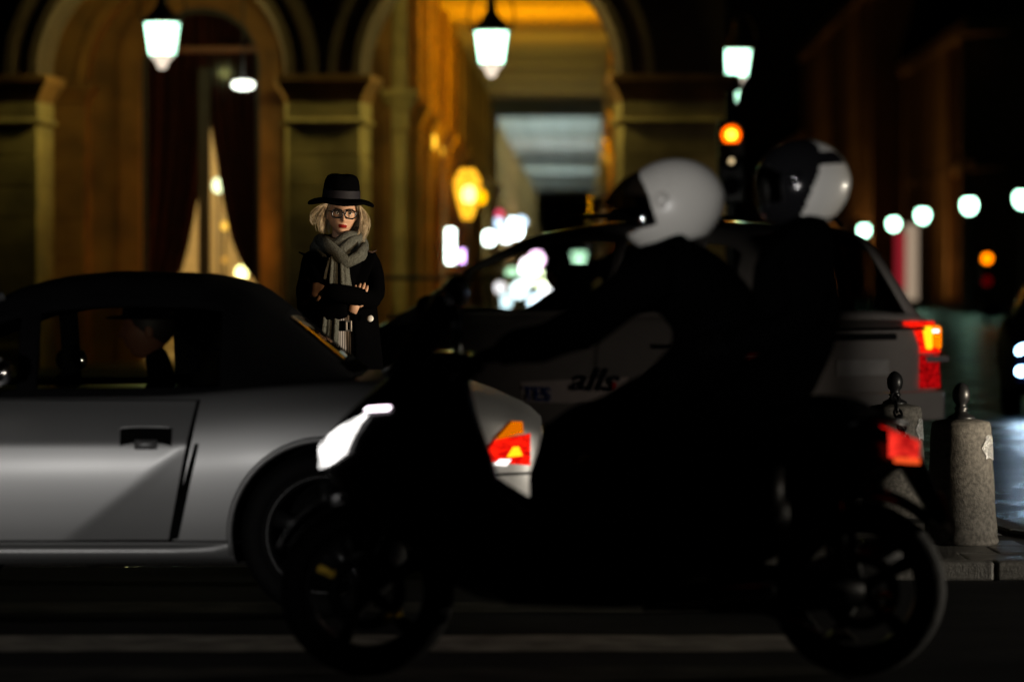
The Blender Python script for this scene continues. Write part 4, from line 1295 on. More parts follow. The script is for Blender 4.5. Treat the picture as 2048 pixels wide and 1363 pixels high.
for q, nm, mt in (([(-.058, .672), (.045, .692), (.040, .735), (.0, .738)], 'indicator_lens', M['amberlens']), ([(-.020, .604), (.040, .608), (.026, .642), (.004, .642)], 'brake_glow', M['yellowlens']), ([(-.070, .578), (-.020, .572), (-.002, .596), (-.046, .598)], 'reflector', M['whitelens'])):  # reflector patch: a white reflection painted on as glow
    def f(u, v, q=q):
        (ax, az), (bx, bz), (cx_, cz_), (dx, dz) = q
        x = (ax * (1 - u) + bx * u) * (1 - v) + (dx * (1 - u) + cx_ * u) * v
        z = (az * (1 - u) + bz * u) * (1 - v) + (dz * (1 - u) + cz_ * u) * v
        return (x, -(RB.side(x, z) + 0.013), z)
    MB().grid(f, 10, 6).build(nm, mt, tl)
patch(rd, RB, [(-.30, .535), (.09, .535), (.09, .545), (-.30, .545)], 'bumper_gap', M['gap'], 0.003, (20, 1))
MB().tube([(0.10, -.52, .46), (0.135, -.2, .45), (0.135, .2, .45), (0.10, .52, .46)], (.03), 10).build('bumper_bar', M['silver'], rd)
MB().grid(lambda u, v: (-.50 + .12 * v, -.55 + 1.1 * u, .918 + .028 * math.sin(PI * v)), 20, 6).build('rear_spoiler', M['silver'], rd, solid=0.012)
driver((-1.43, 15.23 - .37, .32), 0.0, 'driver of the silver roadster wearing a dark brimmed hat, seen through its window', True)

# ------------------------------------------------------------------ pale people carrier beyond, seen from its rear left
PHI = R(-48)
L0 = Vector((1.687, 25.6, 0))
rot2 = Matrix.Rotation(PHI, 3, 'Z')
VLOC = L0 - rot2 @ Vector((2.3, -.9, 0))
VLOC.z = 0.0
van = thing('people_carrier', 'pale people carrier with lit rear lamp waiting beyond the pavement', 'van', VLOC, PHI)
VB = Body([(-2.30, .35, .62, .60, .48), (-2.2, .25, .78, .78, .64), (-1.9, .22, .92, .88, .74), (-1.6, .22, 1.01, .905, .80), (0, .22, 1.01, .91, .83), (1.6, .22, 1.01, .91, .83), (2.1, .25, 1.00, .895, .81), (2.26, .30, .97, .865, .78), (2.31, .36, .90, .82, .74), (2.33, .42, .80, .74, .68)], 100)
mb = MB(); VB.mesh(mb)
body = mb.build('body', [M['vanpaint'], M['gap']], van)
cut_arches(body, [(1.38, .33), (-1.40, .33)], .37, .9)
cabin(van, [(-1.78, 1.0, 1.02, .76, .66), (-1.3, 1.005, 1.245, .80, .66), (-.9, 1.01, 1.43, .815, .655), (-.3, 1.01, 1.625, .82, .645), (.2, 1.01, 1.68, .82, .64), (1.2, 1.01, 1.675, .82, .63), (1.72, 1.01, 1.645, .815, .62), (1.86, 1.0, 1.57, .81, .63), (2.08, .99, 1.27, .80, .67), (2.25, .975, 1.0, .79, .72)],
      [(-1.35, -.98, 'q'), (-.90, .62, 'f'), (.74, 1.42, 'b'), (1.52, 1.86, 'r')], [M['vanpaint'], glass('van glass', (0.62, 0.63, 0.60), 0.9), M['darkglass']], 'cabin', (-1.7, -.35), (1.80, 2.22), (0.05, 0.86))
for x in (-1.40, 1.38):
    wheel(van, x, -.79, .33, .21, .215, M['alloy'], 7, -1)
    wheel(van, x, .79, .33, .21, .215, M['alloy'], 7, 1)
def vlamp(sg, lit):
    pl = [(2.02, .905), (2.20, .895), (2.29, .865), (2.335, .79), (2.352, .60), (2.26, .58), (2.02, .80)]
    def block(z0, z1, taper, mt, nm, par, grow=0.0):
        m = MB()
        m.rings([[(x, sg * (y + grow), z0) for x, y in pl], [(x - taper, sg * (y + grow - taper * 0.2), z1) for x, y in pl]], smooth=False)
        return m.build(nm, mt, par, 0.008)
    lo = block(.52, .755, .012, M['darkred'] if lit else M['redplastic'], 'tail_light', van)
    up = block(.765, .985, .05, M['redlens'] if lit else M['redplastic'], 'tail_light', van)
    if lit:
        MB().b2(2.215, 2.33, sg * .715, sg * .84, .79, .955).build('brake_glow', M['orangelens'], up, 0.02)
        MB().b2(2.30, 2.350, sg * .655, sg * .72, .79, .95).build('brake_glow', M['yellowlens'], up, 0.015)
        MB().b2(2.26, 2.345, sg * .70, sg * .79, .905, .93).build('reflector', M['whitelens'], up, 0.005)
        MB().b2(2.20, 2.338, sg * .66, sg * .906, .70, .745).build('reverse_lens', M['clearlens'], lo, 0.01)
vlamp(1, True); vlamp(-1, False)
MB().rings([[(2.0, -.92, z), (2.30, -.90, z), (2.40, -.78, z), (2.43, 0, z), (2.40, .78, z), (2.30, .90, z), (2.0, .92, z), (2.0, 0, z)] for z in (.30, .34, .46, .505)]).build('rear_bumper', M['vanpaint'], van, 0.02)
MB().b2(2.335, 2.36, -.34, .34, .86, .905).build('tailgate_handle', M['trim'], van, 0.008)
MB().b2(2.345, 2.357, -.26, .26, .62, .73).build('number_plate', M['plate'], van, 0.004)
MB().b2(2.32, 2.334, -.70, .70, .925, .945).build('tailgate_gap', M['gap'], van)
for sg in (-1, 1):
    MB().tube([(.0, sg * .60, 1.66), (.02, sg * .60, 1.715), (.8, sg * .60, 1.735), (1.55, sg * .59, 1.70), (1.6, sg * .59, 1.65)], 0.016, 8).build('roof_rail', M['trim'], van)
rb = MB().rings([[(.10, -.3, 1.69), (.42, -.3, 1.69), (.42, .3, 1.69), (.10, .3, 1.69)], [(.14, -.26, 1.79), (.38, -.26, 1.79), (.38, .26, 1.79), (.14, .26, 1.79)]], smooth=False)
rb.build('roof_sign', M['trim'], van, 0.02)
for sg in (-1, 1):
    m = MB().ball((-.98, sg * 1.02, 1.08), (.07, .12, .085), 16, 10)
    mo_ = m.build('wing_mirror', M['trim'], van)
    MB().tube([(-.98, sg * .80, 1.02), (-.98, sg * .95, 1.05)], 0.025, 8).build('mirror_arm', M['trim'], mo_)
for x0, x1 in ((-.95, .66), (.68, 1.5)):
    for (a, b, c_, d) in ((x0, x0 + .008, .30, 1.0), (x1 - .008, x1, .30, 1.0)):
        patch(van, VB, [(a, c_), (b, c_), (b, d), (a, d)], 'door_gap', M['gap'], 0.003, (1, 14))
    patch(van, VB, [(x1 - .26, .80), (x1 - .06, .80), (x1 - .06, .83), (x1 - .26, .83)], 'door_handle', M['chrome'], 0.018, (8, 3))
for sg in (-1, 1):
    sx = MB()
    for xx in (-.28, .95):
        sx.tube([(xx, sg * .38, .6), (xx + .1, sg * .38, 1.0), (xx + .16, sg * .38, 1.2)], [(.22, .07), (.22, .08), (.13, .05)], 12, up=(-1, 0, 0))
        sx.tube([(xx + .17, sg * .38, 1.2), (xx + .20, sg * .38, 1.38)], [(.12, .05), (.10, .04)], 12, up=(-1, 0, 0))
    sx.build('seat', M['cabin'], van)
# pale sticker on the rear door with lettering
stk = patch(van, VB, [(-.12, .405), (1.0, .405), (1.0, .60), (-.12, .545)], 'sticker', pm('pale sticker film', (0.70, 0.60, 0.54), 0.6, var=0.06), 0.005, (24, 6))
me = text_mesh('TES', 0.150, 0.001, 0.0, 1.0, 0.003)
me.materials.append(pm('blue letter film', (0.015, 0.05, 0.26), 0.5, var=0.05))
o = obj('lettering', me, stk, (-.075, -.9245, .418)); o.rotation_euler = (R(90), 0, 0); o.scale = (1.25, 0.9, 1)
me = text_mesh('alls', 0.25, 0.001, 0.35, 1.0, 0.004)
me.materials.append(pm('black letter film', (0.01, 0.012, 0.02), 0.5))
o = obj('lettering', me, stk, (.40, -.9245, .500)); o.rotation_euler = (R(90), 0, 0); o.scale = (1.55, 0.9, 1)
MB().lathe([(0.001, 0), (0.035, 0.0), (0.035, 0.003), (0.001, 0.003)], 18, (.86, -.925, .535), Matrix.Rotation(R(90), 3, 'X')).build('red_dot', pm('red film', (0.55, 0.02, 0.02), 0.5), stk)
dl = VLOC + rot2 @ Vector((-.33, -.38, 0))
driver((dl.x, dl.y, .56), PHI, 'driver of the pale people carrier, dark head in its side window')

# ------------------------------------------------------------------ saloon cars: one oncoming in view, others unseen, added so their headlamps light the scene
def saloon(label, loc, rz, paint, grp=None, lens=None):
    t = thing('saloon_car', label, 'car', loc, rz, grp)
    B_ = Body([(-2.2, .30, .58, .58, .45), (-2.08, .22, .68, .76, .60), (-1.75, .19, .80, .87, .70), (-1.2, .19, .88, .89, .76), (-.8, .19, .92, .89, .78), (1.2, .20, .93, .89, .78), (1.8, .22, .92, .87, .74), (2.15, .30, .85, .80, .62), (2.22, .38, .72, .7, .55)], 70)
    m = MB(); B_.mesh(m)
    b = m.build('body', [paint, M['gap']], t)
    cut_arches(b, [(1.32, .31), (-1.32, .31)], .345, .9)
    cabin(t, [(-1.0, .905, .92, .74, .66), (-.55, .91, 1.18, .77, .60), (-.1, .92, 1.40, .78, .55), (.4, .925, 1.44, .78, .54), (.9, .93, 1.40, .78, .54), (1.3, .93, 1.24, .77, .56), (1.75, .92, .94, .74, .62)],
          [(-.62, .28, 'f'), (.36, 1.0, 'b')], [paint, M['carglass'], M['darkglass']], 'cabin', (-.95, -.14), (1.0, 1.68), (0.05, 0.84))
    for x in (-1.32, 1.32):
        wheel(t, x, -.76, .31, .2, .2, M['alloy'], 6, -1)
        wheel(t, x, .76, .31, .2, .2, M['alloy'], 6, 1)
    for sg in (-1, 1):
        hl = MB().ball((-2.06, sg * .62, .60), (.09, .10, .075), 18, 12).build('headlight', lens, t)
        MB().ball((-2.16, sg * .66, .42), (.06, .06, .05), 14, 10).build('fog_light', lens, t)
        MB().ball((2.10, sg * .60, .72), (.09, .16, .07), 14, 10).build('tail_light', M['redplastic'], t)
        m = MB().ball((-.62, sg * .95, .98), (.06, .10, .06), 14, 8)
        m.tube([(-.62, sg * .75, .93), (-.62, sg * .9, .97)], 0.02, 6)
        m.build('wing_mirror', paint, t)
    MB().b2(-2.16, -2.10, -.26, .26, .36, .46).build('number_plate', M['plate'], t, 0.004)
    MB().grid(lambda u, v: (-2.17 + .05 * v, -.38 + .76 * u, .50 + .10 * v), 10, 4).build('grille', M['trim'], t, solid=0.02)
    return t
hp = at(2052, 707, 36.0)
onr = Matrix.Rotation(R(82.4), 3, 'Z')
onl = Vector((hp.x, 36.0, 0)) - onr @ Vector((-2.06, .62, 0))
on = saloon('dark blue oncoming car with two blue white lamps, cut off by the right edge', onl, R(82.4), M['bluepaint'], None, M['xenon'])
for sg in (-1, 1):
    spot('headlamp', on, (-2.2, sg * .62, .60), (-14, sg * .62 + 1.0, 0.0), 14, (0.60, 0.80, 1.0), 60, 0.8)
# unseen cars added outside the frame so that their headlamps light the near scene
qa = dup(on, (-3.3, -6.4, 0), R(-92), 'unseen car added on the near side of the crossing for its headlamps')
qd = dup(on, (4.05, -4.6, 0), R(-90), 'unseen car added on the near side, right of the other, for its headlamps')
qc = dup(on, (8.6, 10.2, 0), R(0), 'unseen car added in the nearest lane for its headlamps')
qb = dup(on, (11.2, 14.5, 0), R(0), 'unseen dark car following the scooter with headlamps on')
for q, tg, pw, col in ((qc, (1.0, 27.0, .5), 2200, (1.0, 0.9, 0.8)), (qa, (-1.3, 14.3, .62), 3000, (1.0, 0.98, 0.95)), (qd, (3.15, 26, .75), 4600, (1.0, 0.97, 0.93)), (qb, (0.0, 16.0, 1.0), 1300, (1.0, 0.90, 0.74))):
    for ch in list(q.children):
        if ch.type == 'LIGHT': bpy.data.objects.remove(ch)
    for ch in q.children:
        if ch.name.startswith(('headlight', 'fog_light')):
            ch.data = ch.data.copy(); ch.data.materials[0] = M['clearlens']
    aim = Matrix.Rotation(-q.rotation_euler.z, 3, 'Z') @ (Vector(tg) - Vector(q.location))
    for sg in (-1, 1):
        if q is qa:                                            # one lamp on the roadster's flank, one up at the helmets
            tg, pw, an = ((-2.1, 14.3, .50), 1800, 12.6) if sg < 0 else ((.80, 12.3, 1.60), 4300, 6.0)
            a2 = Matrix.Rotation(-q.rotation_euler.z, 3, 'Z') @ (Vector(tg) - Vector(q.location))
            spot('headlamp', q, (-2.20, sg * .62, .64), a2, pw, (1.0, 0.97, 0.93), an, 1.0, 0.12)
        elif q is qd and sg < 0:
            continue
        elif q is qd:                                          # its right-hand lamp reaches the rear of the people carrier
            a2 = Matrix.Rotation(-q.rotation_euler.z, 3, 'Z') @ (Vector((3.35, 26.0, .80)) - Vector(q.location))
            spot('headlamp', q, (-2.20, sg * .62, .64), a2, 6500, (1.0, 0.93, 0.86), 4.7, 0.8, 0.07)
        elif q is qc:
            if sg < 0: tg, pw, col = (-.84, 18.6, 1.52), 1700, (1.0, 0.66, 0.36)
            else: tg, pw, col = (1.0, 27.0, .55), 700, (1.0, 0.88, 0.78)
            a2 = Matrix.Rotation(-q.rotation_euler.z, 3, 'Z') @ (Vector(tg) - Vector(q.location))
            spot('headlamp', q, (-2.20, sg * .62, .64), a2, pw, col, 6.5 if sg < 0 else 7.5, 0.9, 0.07)
        elif q is qb and sg < 0:                                 # the lamp nearer the pavement throws its beam up at the woman
            a2 = Matrix.Rotation(-q.rotation_euler.z, 3, 'Z') @ (Vector((-.85, 18.6, 1.50)) - Vector(q.location))
            spot('headlamp', q, (-2.20, sg * .62, .64), a2, 3600, (1.0, 0.84, 0.62), 16, 1.0, 0.07)
        else:
            spot('headlamp', q, (-2.20, sg * .62, .64), (aim.x, aim.y + sg * .3, aim.z), pw, col, 24 if q is qa else 84, 0.8, 0.16)
# ------------------------------------------------------------------ scooter in the foreground, heading left
SX, SY = 0.324, 12.30
sc_ = thing('motor_scooter', 'big black motor scooter carrying two riders, headlight on', 'scooter', (SX, SY, 0))
def sup(xf, xb, hw, z, n=28, e=2.6):
    cx_, hx = (xf + xb) / 2, (xb - xf) / 2
    r = []
    for k in range(n):
        a = 2 * PI * k / n
        c, s = math.cos(a), math.sin(a)
        r.append((cx_ + hx * math.copysign(abs(c) ** (2 / e), c), hw * math.copysign(abs(s) ** (2 / e), s), z))
    return r
FP = [(.36, -.60, -.36, .10), (.44, -.70, -.34, .16), (.55, -.84, -.35, .23), (.66, -.935, -.37, .27), (.74, -.935, -.40, .285), (.82, -.88, -.43, .28), (.90, -.79, -.45, .25), (.98, -.70, -.46, .20), (1.03, -.64, -.48, .14), (1.045, -.60, -.50, .08)]
fr = MB().rings([sup(a, b, h, z) for z, a, b, h in FP])
fairing = fr.build('front_fairing', M['scooter'], sc_, sub=1)
fz = [p[0] for p in FP]
def fpt(z, ang, off):                                          # point on the fairing skin
    a, b, h = (float(np.interp(z, fz, [p[i] for p in FP])) for i in (1, 2, 3))
    cx_, hx = (a + b) / 2, (b - a) / 2
    c, s = math.cos(ang), math.sin(ang)
    e = 2.6
    p = Vector((cx_ + (hx + off) * math.copysign(abs(c) ** (2 / e), c), (h + off) * math.copysign(abs(s) ** (2 / e), s), z))
    return p
for sg in (-1, 1):
    def hl(u, v, sg=sg):
        ang = R(176) - R(52) * u
        z = (.670 + .060 * u ** 2.2) * (1 - v) + (.742 + .112 * u ** 0.9) * v
        return fpt(z, -sg * ang if sg > 0 else ang, 0.004) if False else (lambda p: (p.x, sg * abs(p.y), p.z))(fpt(z, ang, 0.006))
    h = MB().grid(hl, 18, 8).build('headlight', M['headlamp'] if sg < 0 else M['headlamp'], sc_)
    def rl(u, v, sg=sg):
        ang = R(132) - R(26) * u
        z = .858 + .012 * v + .006 * u
        p = fpt(z, ang, 0.008)
        return (p.x, sg * abs(p.y), p.z)
    MB().grid(rl, 12, 2).build('running_light', em('running light', (1.0, .85, .95), 6.0), h)
    m = MB().tube([(-.50, sg * .12, 1.02), (-.50, sg * .28, 1.12), (-.50, sg * .36, 1.20)], 0.011, 8)
    mi_ = m.build('mirror_stalk', M['scooter'], sc_)
    mm = MB().ball((-.50, sg * .40, 1.235), (.035, .085, .052), 16, 10)
    mm.build('mirror', M['scooter'], mi_)
MB().grid(lambda u, v: (-.735 + .17 * v + .10 * (2 * u - 1) ** 2, .20 * (2 * u - 1) * (1 - .35 * v), .965 + .26 * v), 16, 8).build('windscreen', glass('smoked screen', (.05, .05, .05), .25, .1), sc_, solid=0.004)
# front wheel, fork, mudguard
rt90 = Matrix.Rotation(R(90), 3, 'X')
def swheel(x, label):
    m = MB().lathe([(.195, -.052), (.225, -.062), (.258, -.052), (.276, -.028), (.280, 0), (.276, .028), (.258, .052), (.225, .062), (.195, .052), (.19, 0), (.195, -.052)], 48, (0, 0, 0), rt90, cap=False)
    w = m.build('wheel', M['litrubber'] if x > 0 else M['rubber'], sc_, loc=(x, 0, .28))
    r = MB().lathe([(.196, -.050), (.196, .050), (.182, .040), (.178, 0), (.182, -.040), (.196, -.050)], 40, (0, 0, 0), rt90, cap=False)
    r.lathe([(.04, -.05), (.04, .05)], 18, (0, 0, 0), rt90)
    for k in range(5):
        a = 2 * PI * k / 5 + .5
        d = Vector((math.cos(a), 0, math.sin(a)))
        r.tube([d * .03, d * .10, d * .185], [(.022, .014), (.018, .012), (.026, .012)], 8, up=(0, 1, 0))
    r.build('rim', M['blackrim'], w)
    dsk = MB()
    dsk.lathe([(.085, -.004), (.125, -.004), (.125, .004), (.085, .004), (.085, -.004)], 36, (0, -.062, 0), rt90, cap=False)
    dsk.build('brake_disc', M['blackrim'], w)
    return w
fw = swheel(-.788, '')
rw = swheel(.788, '')
def cal(w, dx, dz, a, m=M['gold'], s=1.0):  # calipers placed and coloured as amber reflections
    c = MB().box((dx, -.075, dz), (.060 * s, .04, .026 * s), Matrix.Rotation(a, 3, 'Y'))
    c.tube([(dx - .02 * s, -.098, dz), (dx + .02 * s, -.098, dz)], 0.008 * s, 8)
    c.build('caliper_glint', m, w, 0.006)
cal(fw, -.127, .064, .4); cal(fw, .085, -.075, -.3)
cal(rw, .075, -.012, .1); cal(rw, .085, -.055, .1, s=.7)
f = MB()
for sg in (-1, 1):
    f.tube([(-.788, sg * .095, .28), (-.70, sg * .10, .48), (-.64, sg * .08, .66)], [.024, .026, .028], 10)
f.build('fork', M['scooter'], sc_)
MB().tube([(-.83, -.105, .245), (-.83, -.105, .32), (-.82, -.108, .345)], [(.010, .010)] * 3, 8).build('fork_cap', M['chrome'], sc_)
def mud(cx_, a0, a1, r, hw):
    def fn(u, v):
        a = a0 + (a1 - a0) * u
        y = hw * (2 * v - 1)
        rr = r - .035 * (2 * v - 1) ** 2
        return (cx_ - rr * math.cos(a), y, .28 + rr * math.sin(a))
    return fn
MB().grid(mud(-.788, R(25), R(150), .318, .085), 24, 8).build('mudguard', M['scooter'], sc_, solid=0.006)
MB().grid(mud(.788, R(40), R(135), .33, .09), 24, 8).build('mudguard', M['scooter'], sc_, solid=0.006)
# tunnel, floor, body, seat, tail
def rx(x, zb, zt, hw, n=24, e=2.6):
    cz, hz = (zb + zt) / 2, (zt - zb) / 2
    r = []
    for k in range(n):
        a = 2 * PI * k / n
        c, s = math.cos(a), math.sin(a)
        r.append((x, hw * math.copysign(abs(c) ** (2 / e), c), cz + hz * math.copysign(abs(s) ** (2 / e), s)))
    return r
MB().rings([rx(x, a, b, h) for x, a, b, h in [(-.60, .34, .60, .10), (-.46, .26, .70, .14), (-.40, .24, .665, .17), (-.28, .23, .575, .20), (-.12, .23, .51, .22), (.06, .24, .53, .22), (.20, .26, .66, .20), (.30, .30, .70, .18)]]).build('floor_tunnel', M['scooter'], sc_, sub=1)
for sg in (-1, 1):
    MB().rings([rx(x, a, b, .055) for x, a, b in [(-.42, .30, .36), (-.34, .25, .32), (0, .24, .30), (.5, .27, .33)]]).build('footboard', M['scooter'], sc_, loc=(0, sg * .235, 0))
MB().rings([rx(x, a, b, h) for x, a, b, h in [(-.22, .34, .58, .06), (-.14, .32, .68, .11), (-.02, .30, .755, .15), (.10, .28, .785, .175), (.30, .30, .79, .205), (.50, .36, .80, .215), (.68, .48, .82, .19), (.80, .58, .815, .155), (.90, .66, .79, .12), (.965, .69, .765, .08), (.985, .71, .745, .03)]]).build('rear_body', M['scooter'], sc_, sub=1)
MB().rings([rx(x, a, b, h) for x, a, b, h in [(-.02, .70, .765, .07), (.08, .70, .80, .14), (.25, .73, .825, .185), (.42, .74, .835, .19), (.52, .76, .875, .185), (.60, .78, .905, .18), (.74, .80, .905, .16), (.82, .79, .875, .11), (.86, .79, .84, .06)]]).build('seat', M['seatvinyl'], sc_, sub=1)
def tlf(u, v):
    x = .868 + .105 * u
    z = .700 + .058 * v + .036 * (1 - u) * (0.3 + .9 * v)
    y = -.155 + .09 * u ** 2.2
    return (x, y, z)
tl = MB().grid(tlf, 10, 8).build('tail_light', emvar('scooter tail light', (1.0, .035, .02), 1.25, (.8, .0, .01), .3, 20.0, (1, 1, 2.5)), sc_, solid=0.006)
MB().grid(lambda u, v: (tlf(u * .55, .55 + .12 * v)[0] - .02, tlf(u * .55, .5)[1] - .006, tlf(u * .55, .5 + .1 * v)[2] + .004), 6, 2).build('reflector', M['clearlens'], tl)
MB().grid(lambda u, v: (.885 + .09 * u, -.152 + .085 * u ** 2.2, .684 + .018 * v + .01 * (1 - u)), 8, 3).build('orange_lens', em('scooter orange lens', (1.0, .10, .02), 1.0), tl, solid=0.006)
MB().grid(lambda u, v: (tlf(u, .5)[0], -tlf(u, v)[1], tlf(u, v)[2]), 10, 8).build('tail_light', M['redlens'], sc_, solid=0.006)
MB().tube([(.68, -.19, .80), (.82, -.18, .835), (.93, -.11, .815), (.93, .11, .815), (.82, .18, .835), (.68, .19, .80)], 0.013, 10).build('grab_rail', M['scooter'], sc_)
MB().prism([(.90, .70), (.99, .71), (1.07, .50), (1.03, .49)], -.07, .07).build('plate_hanger', M['scooter'], sc_, 0.01)
pl = MB().box((1.065, 0, .53), (.006, .20, .13), Matrix.Rotation(R(-17), 3, 'Y'))
pl.build('number_plate', M['plate'], sc_)
e = MB().tube([(.10, .15, .22), (.35, .19, .22), (.62, .20, .29), (.95, .20, .40)], [.022, .03, .055, .06], 14)
e.build('exhaust', M['darkalloy'], sc_)
MB().tube([(.30, -.11, .30), (.55, -.13, .29), (.788, -.11, .28)], [(.05, .09), (.05, .08), (.05, .05)], 14, up=(0, 0, 1)).build('swing_arm', M['scooter'], sc_)
for sg in (-1, 1):
    MB().tube([(.72, sg * .13, .34), (.70, sg * .13, .62)], [.026, .026], 10).build('shock_absorber', M['scooter'], sc_)
k = MB().box((.50, -.275, .505), (.075, .06, .024), Matrix.Rotation(.1, 3, 'Y')).box((.505, -.285, .462), (.075, .05, .008))
k.build('passenger_footrest', M['chrome'], sc_, 0.004)
st = MB().tube([(.42, -.17, .25), (.66, -.20, .15)], [.013, .012], 8).prism([(.655, .135), (.765, .135), (.735, .165), (.685, .165)], -.24, -.17)
st.build('side_stand', pm('dull grey steel', (.13, .11, .09), .5, .6), sc_, 0.004)
hb = MB().tube([(-.43, -.36, 1.0), (-.45, -.22, 1.02), (-.54, 0, 1.02), (-.45, .22, 1.02), (-.43, .36, 1.0)], 0.016, 10)
hbo = hb.build('handlebar', M['scooter'], sc_)
for sg in (-1, 1):
    MB().tube([(-.432, sg * .35, 1.0), (-.445, sg * .25, 1.018)], 0.021, 12).build('grip', M['rubber'], hbo)
    MB().tube([(-.53, sg * .34, 1.005), (-.50, sg * .22, 1.02), (-.47, sg * .19, 1.02)], 0.007, 6).build('brake_lever', M['scooter'], hbo)

# ------------------------------------------------------------------ riders
def rider_body(t, J, lhand, rhand, boots):
    """J joints for both sides (sign in y); one continuous body in riding clothes."""
    P = {'hip': (J['hip'], .135), 'belly': (J['belly'], .155), 'chest': (J['chest'], .172), 'upper': (J['upper'], .145), 'neck0': (J['neck'], .070), 'skull': (J['skull'], .065)}
    E = chain('hip', 'belly', 'chest', 'upper', 'neck0', 'skull')
    for n, s in (('l', -1), ('r', 1)):
        for k, r in (('sh', .088), ('el', .070), ('wr', .046), ('th', .105), ('kn', .070), ('sk', .066), ('an', .048), ('to', .040)):
            c = J[k]
            P[n + k] = ((c[0], s * c[1], c[2]), r)
        E += chain('upper', n + 'sh', n + 'el', n + 'wr') + chain('hip', n + 'th', n + 'kn', n + 'sk', n + 'an', n + 'to')
    vs, fs = skin(P, E, 'hip', 2)
    vs = [(v.x + .006 * math.sin(31 * v.z + 9 * v.x) * math.sin(23 * v.x + 5 * v.y), v.y + .006 * math.sin(27 * v.z + 11 * v.x), v.z + .005 * math.sin(35 * v.x)) for v in vs]
    zk = J['hip'][2] + .02
    mb = MB()
    ms = []
    for f in fs:
        c = sum((Vector(vs[i]) for i in f), Vector()) / len(f)
        ms.append(1 if c.z < zk else 0)
    mb.add(vs, fs, ms, True)
    for s, (w, al, bk) in ((-1, lhand), (1, rhand)):
        hand(mb, (w[0], s * w[1], w[2]), (al[0], s * al[1], al[2]), (bk[0], s * bk[1], bk[2]), 2, side=-s, curl=1.35, size=1.12)
    b = mb.build('body', [M['jacket'], M['jeans'], M['glove']], t, fix=False)
    for s in (-1, 1):
        a, o = Vector((J['an'][0], s * J['an'][1], J['an'][2])), Vector((J['to'][0], s * J['to'][1], J['to'][2]))
        d = (o - a); d.z = 0; d.normalize()
        z0 = boots
        bt = MB().tube([a - d * .07 + Vector((0, 0, -.02)), a + Vector((0, 0, -.025)), a + d * .10 + Vector((0, 0, -.04)), a + d * .19 + Vector((0, 0, -.05))], [(.036, .045), (.044, .055), (.048, .042), (.036, .026)], 14, up=(0, 0, 1))
        bt.tube([a + Vector((0, 0, .12)), a + Vector((0, 0, -.03))], [.058, .056], 14)
        bt.build('boot', M['leather'], t)
    return b
def helmet(t, c, pitch, shell, dark=None, open_a=66, roll=0.0, visor_up=0.0, lon=1.0):
    """Full-face helmet facing -x: shell with an eye opening, chin bar, liner, visor."""
    rot = Matrix.Rotation(pitch, 3, 'Y')
    c = Vector(c)
    nu, nv = 96, 60
    A, Bz, W = .148 * lon, .140, .122
    def pt(ph, th, k=1.0):
        x, y, z = -math.cos(ph) * math.cos(th), math.sin(ph) * math.cos(th), math.sin(th)
        X, Y, Z = A * x, W * y, Bz * z
        if z < -.2 and x < 0:
            X *= 1 + .16 * min(1, (-z - .2) * 2)
        if x > 0: X *= 1.02 - .12 * max(0, -z)
        return c + rot @ (Vector((X, Y, Z)) * k)
    m = MB()
    t0 = R(-58)
    grid = [[pt(2 * PI * i / nu, t0 + (PI / 2 - t0) * j / nv) for i in range(nu)] for j in range(nv + 1)]
    vs = [p for r in grid for p in r]
    fs, ms = [], []
    for j in range(nv):
        th = t0 + (PI / 2 - t0) * (j + .5) / nv
        for i in range(nu):
            ph = 2 * PI * (i + .5) / nu
            a = abs((math.degrees(ph) + 180) % 360 - 180)
            thd = math.degrees(th)
            if a < open_a and -24 + a * .05 < thd < 30 - (a / open_a) ** 3 * 14:
                continue
            k = (i + 1) % nu
            fs.append((j * nu + i, j * nu + k, (j + 1) * nu + k, (j + 1) * nu + i))
            ms.append(1 if (dark and dark(a, thd)) else 0)
    m.add(vs, fs, ms, True)
    h = m.build('helmet', [shell, M['helmblack']], t, solid=0.012)
    v = MB()
    up = R(visor_up)
    def vis(u, w):
        k = 1 - abs(2 * u - 1) ** 2
        return pt(R(-open_a - 6) + R(2 * open_a + 12) * u, R(-22) + R(50) * w + up * k, 1.035 + (.34 * (1 - w) * k if visor_up else 0))
    v.grid(vis, 26, 12)
    v.build('visor', M['visor'], h)
    for s in (-1, 1):
        MB().lathe([(.028, 0), (.026, .008), (.001, .010)], 16, pt(R(s * 78), R(8), 1.0), rot @ Matrix.Rotation(R(90 * -s), 3, 'X')).build('pivot', M['helmblack'] if dark else shell, h)
    l = MB().lathe([(.085, -.115), (.100, -.085), (.108, -.05), (.100, .06), (.06, .105), (.002, .115)], 24, c, rot, sc=(1.1, .95))
    l.build('liner', M['gap'], h)
    f = MB()
    head(f, c + rot @ Vector((-.005, 0, -.008)), rot @ Matrix.Rotation(R(-90), 3, 'Z'), .98, 0, 0, 40, 34)
    f.build('head', M['shadeskin'], t, fix=False)
    return h

